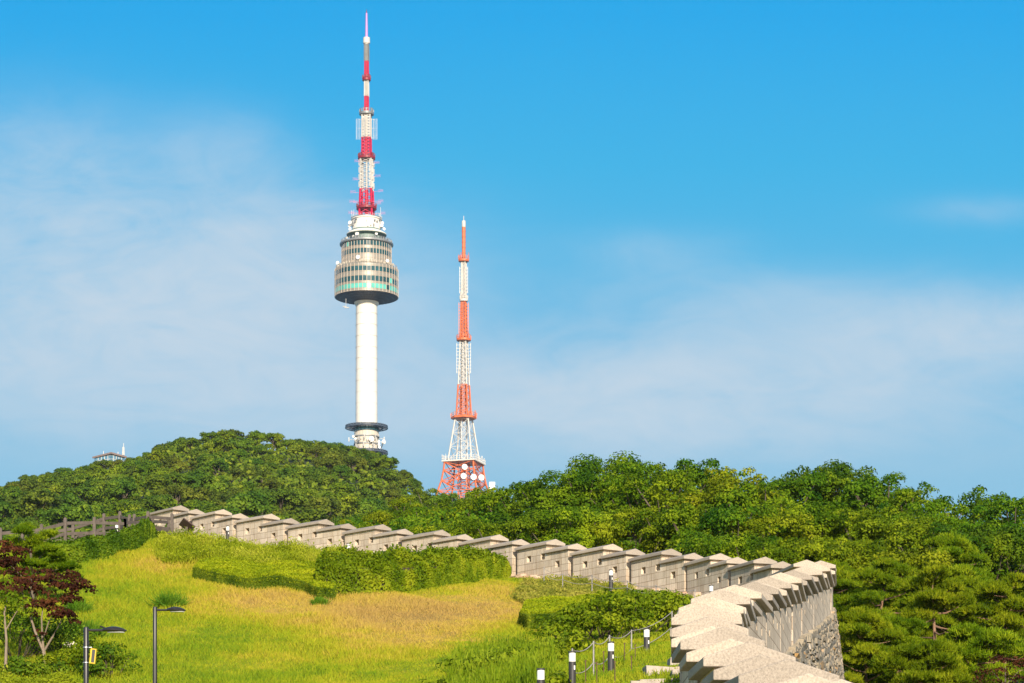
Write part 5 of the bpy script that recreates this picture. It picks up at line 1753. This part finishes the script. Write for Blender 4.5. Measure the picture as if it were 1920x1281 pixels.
# ------------------------------------------------------------------ bollard lights
M_BOL = mat_plain("bollard_charcoal", (.040, .038, .040), .5, var=.15)
M_BOLW = mat_plain("bollard_white", (.80, .80, .78), .4, var=.03)
def bollard_proto():
    e = empty('bollard_light')
    MB().lathe([(.078, -.35), (.078, .555), (.070, .56)], 20).build('post', M_BOL, e, smooth=True)
    ln = MB().lathe([(.070, .56), (.074, .565), (.074, .745), (.070, .75)], 20).build('light_head', M_BOLW, e, smooth=True)
    MB().lathe([(.074, .75), (.084, .752), (.084, .775), (.075, .785), (.01, .79)], 20).build('cap', M_BOL, ln, smooth=True)
    s = MB(); s.box((.045, -.068, .43), (.03, .012, .09), rz=.6); s.build('sticker', M_BOLW, e)
    return e
b0 = bollard_proto()
BOL = [(1212.5, 1178, 65, 'bollard light closest to the coping stones by the steps'), (1145.5, 1203, 60, 'bollard light between two others where the rope rises'),
       (1073, 1221, 55, 'bollard light with the rope tied at its back'), (1014, 1253, 50, 'bollard light rising at the bottom edge below the reeds'),
       (1145.5, 1068, 99, 'bollard light standing alone against the wall\'s middle'), (1333.5, 1097, 92, 'bollard light just above the bend of coping stones'),
       (427, 986, 122, 'bollard light before the wall among dwarf bamboo'), (653, 1019, 110, 'bollard light whose white head peeps over the big hedge\'s upper end'),
       (901, 1043, 107, 'bollard light whose white head peeps over the big hedge\'s lower half'), (219, 981, 121, 'bollard light glimpsed between the wooden fence rails')]
for i, (px, py, Y, lab) in enumerate(BOL):
    o = b0 if i == 0 else copy_tree(b0)
    t = at(px, py, Y)
    o.location = (t.x, Y, t.z - .79)
    tag(o, lab, 'bollard light', 'bollard lights along the wall path')

# ------------------------------------------------------------------ rope fences
M_POST = mat_plain("weathered_steel_post", (.20, .19, .19), .5, metal=.3, var=.3, scale=8)
M_ROPE = mat_plain("grey_rope", (.42, .38, .32), .8, var=.3, scale=20)
M_RUST = mat_plain("rusty_stake", (.11, .06, .035), .8, var=.4, scale=10)
def rope_fence(posts, label, r=.026, heights=(.95, .55)):
    """posts: (px of the top, py of the top, distance, height)"""
    p0 = at(posts[0][0], posts[0][1], posts[0][2])
    e = empty('rope_fence', (p0.x, p0.y, p0.z - posts[0][3])); tag(e, label, 'rope fence')
    o = Vector(e.location)
    tops = []
    for px, py, Y, h in posts:
        t = at(px, py, Y) - o
        tops.append((t, h))
        MB().tube([t - Vector((0, 0, h + .2)), t], r, 7).build('post', M_POST, e)
    for f in heights:
        mb = MB()
        for (a, ha), (b_, hb) in zip(tops, tops[1:]):
            A = a - Vector((0, 0, ha * (1 - f))); B = b_ - Vector((0, 0, hb * (1 - f)))
            pts = [A.lerp(B, t) - Vector((0, 0, .11 * 4 * t * (1 - t))) for t in np.linspace(0, 1, 7)]
            mb.tube(pts, .011, 5)
        mb.build('rope', M_ROPE, e)
    return e
rope_fence([(1020, 1063, 103, .62), (1055, 1076, 101.5, .5), (1110, 1078, 99, .68), (1176, 1088, 95.5, .6), (1230, 1097, 93, .58), (1303, 1105, 89, .65)],
           'rope fence with thin metal posts along the foot of the wall', .02)
rope_fence([(1073, 1216, 56.5, .95), (1113, 1202, 59, .9), (1143, 1191, 61.5, .9), (1184, 1181, 66, .9), (1260, 1146, 76, .85), (1272, 1145, 78, .85)],
           'rope fence of grey posts between bollard lights and leafy shrubs', .022, (.97, .45))
for i, (px, py, Y) in enumerate(((1098, 1240, 55.5), (1119, 1243, 54.5), (1153, 1241, 54), (1184, 1232, 56.5), (1132, 1223, 58), (1171, 1207, 63), (1191, 1210, 63))):
    t = at(px, py, Y); g = lawn_z(np.array([t.x]), np.array([Y]))[0]
    o = MB().tube([(0, 0, g - t.z - .15), (0, 0, 0)], .012, 5)
    o.tube([(-.02, 0, -.005), (.02, 0, .02)], .012, 5)
    s = o.build('metal_stake', M_RUST); s.location = t
    tag(s, 'thin rusty stake in the grass between the bollard lights and the stone steps', 'stake', 'rusty stakes in the grass')

# ------------------------------------------------------------------ stone steps beside the lower wall
st = empty('stone_steps', (2.6, 50, gz(2.6, 50)))
tag(st, 'rough pinkish stone steps climbing beside the lower wall', 'stone steps')
so = Vector(st.location)
for i in range(28):
    Y = 22 + i * 1.35
    xc = float(np.interp(Y, [p[1] for p in DP[:16]], [p[0] for p in DP[:16]])) - BT / 2
    wd = 1.15 if i % 3 else 1.5
    mb = MB()
    x0 = xc - .12
    zt = gz(xc - .8, Y) + .07
    x = x0
    while x > x0 - wd:
        w = random.uniform(.35, .8)
        m = Matrix.Rotation(random.uniform(-.05, .05), 3, 'Z')
        stone(mb, Vector((x - w / 2, Y + .45 + random.uniform(-.06, .06), zt - .16 + random.uniform(-.02, .03))) - so, m @ Matrix(((1, 0, 0), (0, -1, 0), (0, 0, 1))), w * .97, .95, .42, .06)
        x -= w
    mb.build('step', M_STEP, st)

# ------------------------------------------------------------------ wooden fences on the crest
M_WOOD = mat_plain("dark_weathered_wood", (.105, .085, .072), .85, var=.25, scale=5)
def wood_fence(posts, label, rails=(.80, .38), ph=1.15, ov=.13):
    a = at(posts[0][0], posts[0][1], posts[0][2])
    e = empty('wooden_fence', (a.x, a.y, a.z - ph)); tag(e, label, 'wooden fence')
    o = Vector(e.location); tops = []
    for i, (px, py, Y) in enumerate(posts):
        t = at(px, py, Y) - o; tops.append(t)
        p = MB().box((t.x, t.y, t.z - (ph + .5) / 2), (.135, .135, ph + .5))
        p.lathe([(.095, 0), (.02, .04), (.005, .04)], 4, c=(t.x, t.y, t.z), a0=math.pi / 4, a1=math.pi * 2.25)
        p.build('post', M_WOOD, e)
    for f in rails:
        for a, b_ in zip(tops, tops[1:]):
            d = Vector((0, 0, ph * (1 - f)))
            A, B = a - d, b_ - d
            MB().bar(A, B, .06, .14).build('rail', M_WOOD, e)
    return e
wood_fence([(-60, 1000, 111), (1, 991, 113), (78, 984, 114), (122.5, 972, 115), (177, 971, 116), (234.5, 973, 117)],
           'dark wooden fence of the near row above the glossy hedge', ph=1.12)
wood_fence([(42, 986, 124), (83, 992, 124), (137, 983, 124), (195, 964, 123), (225, 960, 122), (243, 966, 121), (252, 965, 120.5), (277.5, 960, 119), (322.5, 964, 118)],
           'dark wooden fence behind, turning the corner towards the wall', ph=1.12)
wood_fence([(234.5, 973, 117), (286, 971, 119.5), (316, 972, 121)], 'short wooden handrail between the fence corner and the first merlon', ph=.9)
# ------------------------------------------------------------------ information board
M_BOARD = mat_plain("brown_board", (.075, .045, .040), .6, var=.15)
t = at(350, 988, 113.5)
ib = empty('information_board', (t.x, t.y, t.z - 1.0)); tag(ib, 'brown tilted information board on a single post before the wall', 'information board')
MB().box((0, 0, .35), (.11, .09, 1.3)).build('post', M_BOARD, ib)
m = Matrix.Rotation(R(14), 3, 'Z') @ Matrix.Rotation(R(35), 3, 'Y') @ Matrix.Rotation(R(-24), 3, 'X')
MB().box((.02, 0, 1.06), (.64, .62, .05), m=m).build('board', M_BOARD, ib)

# ------------------------------------------------------------------ the air
hz_m = bpy.data.materials.new("summer_haze"); hz_m.use_nodes = True
hn, hl = hz_m.node_tree.nodes, hz_m.node_tree.links
hn.clear()
pv = hn.new('ShaderNodeVolumePrincipled'); pv.inputs['Density'].default_value = .00004; pv.inputs['Color'].default_value = (.86, .92, 1, 1); pv.inputs['Anisotropy'].default_value = .2
ho = hn.new('ShaderNodeOutputMaterial'); hl.new(pv.outputs[0], ho.inputs['Volume'])
hb = MB().box2((-1160, -350, -26), (1160, 1500, 460)).build('haze', hz_m)
tag(hb, 'thin pale summer haze over the whole scene', 'haze', kind='stuff')
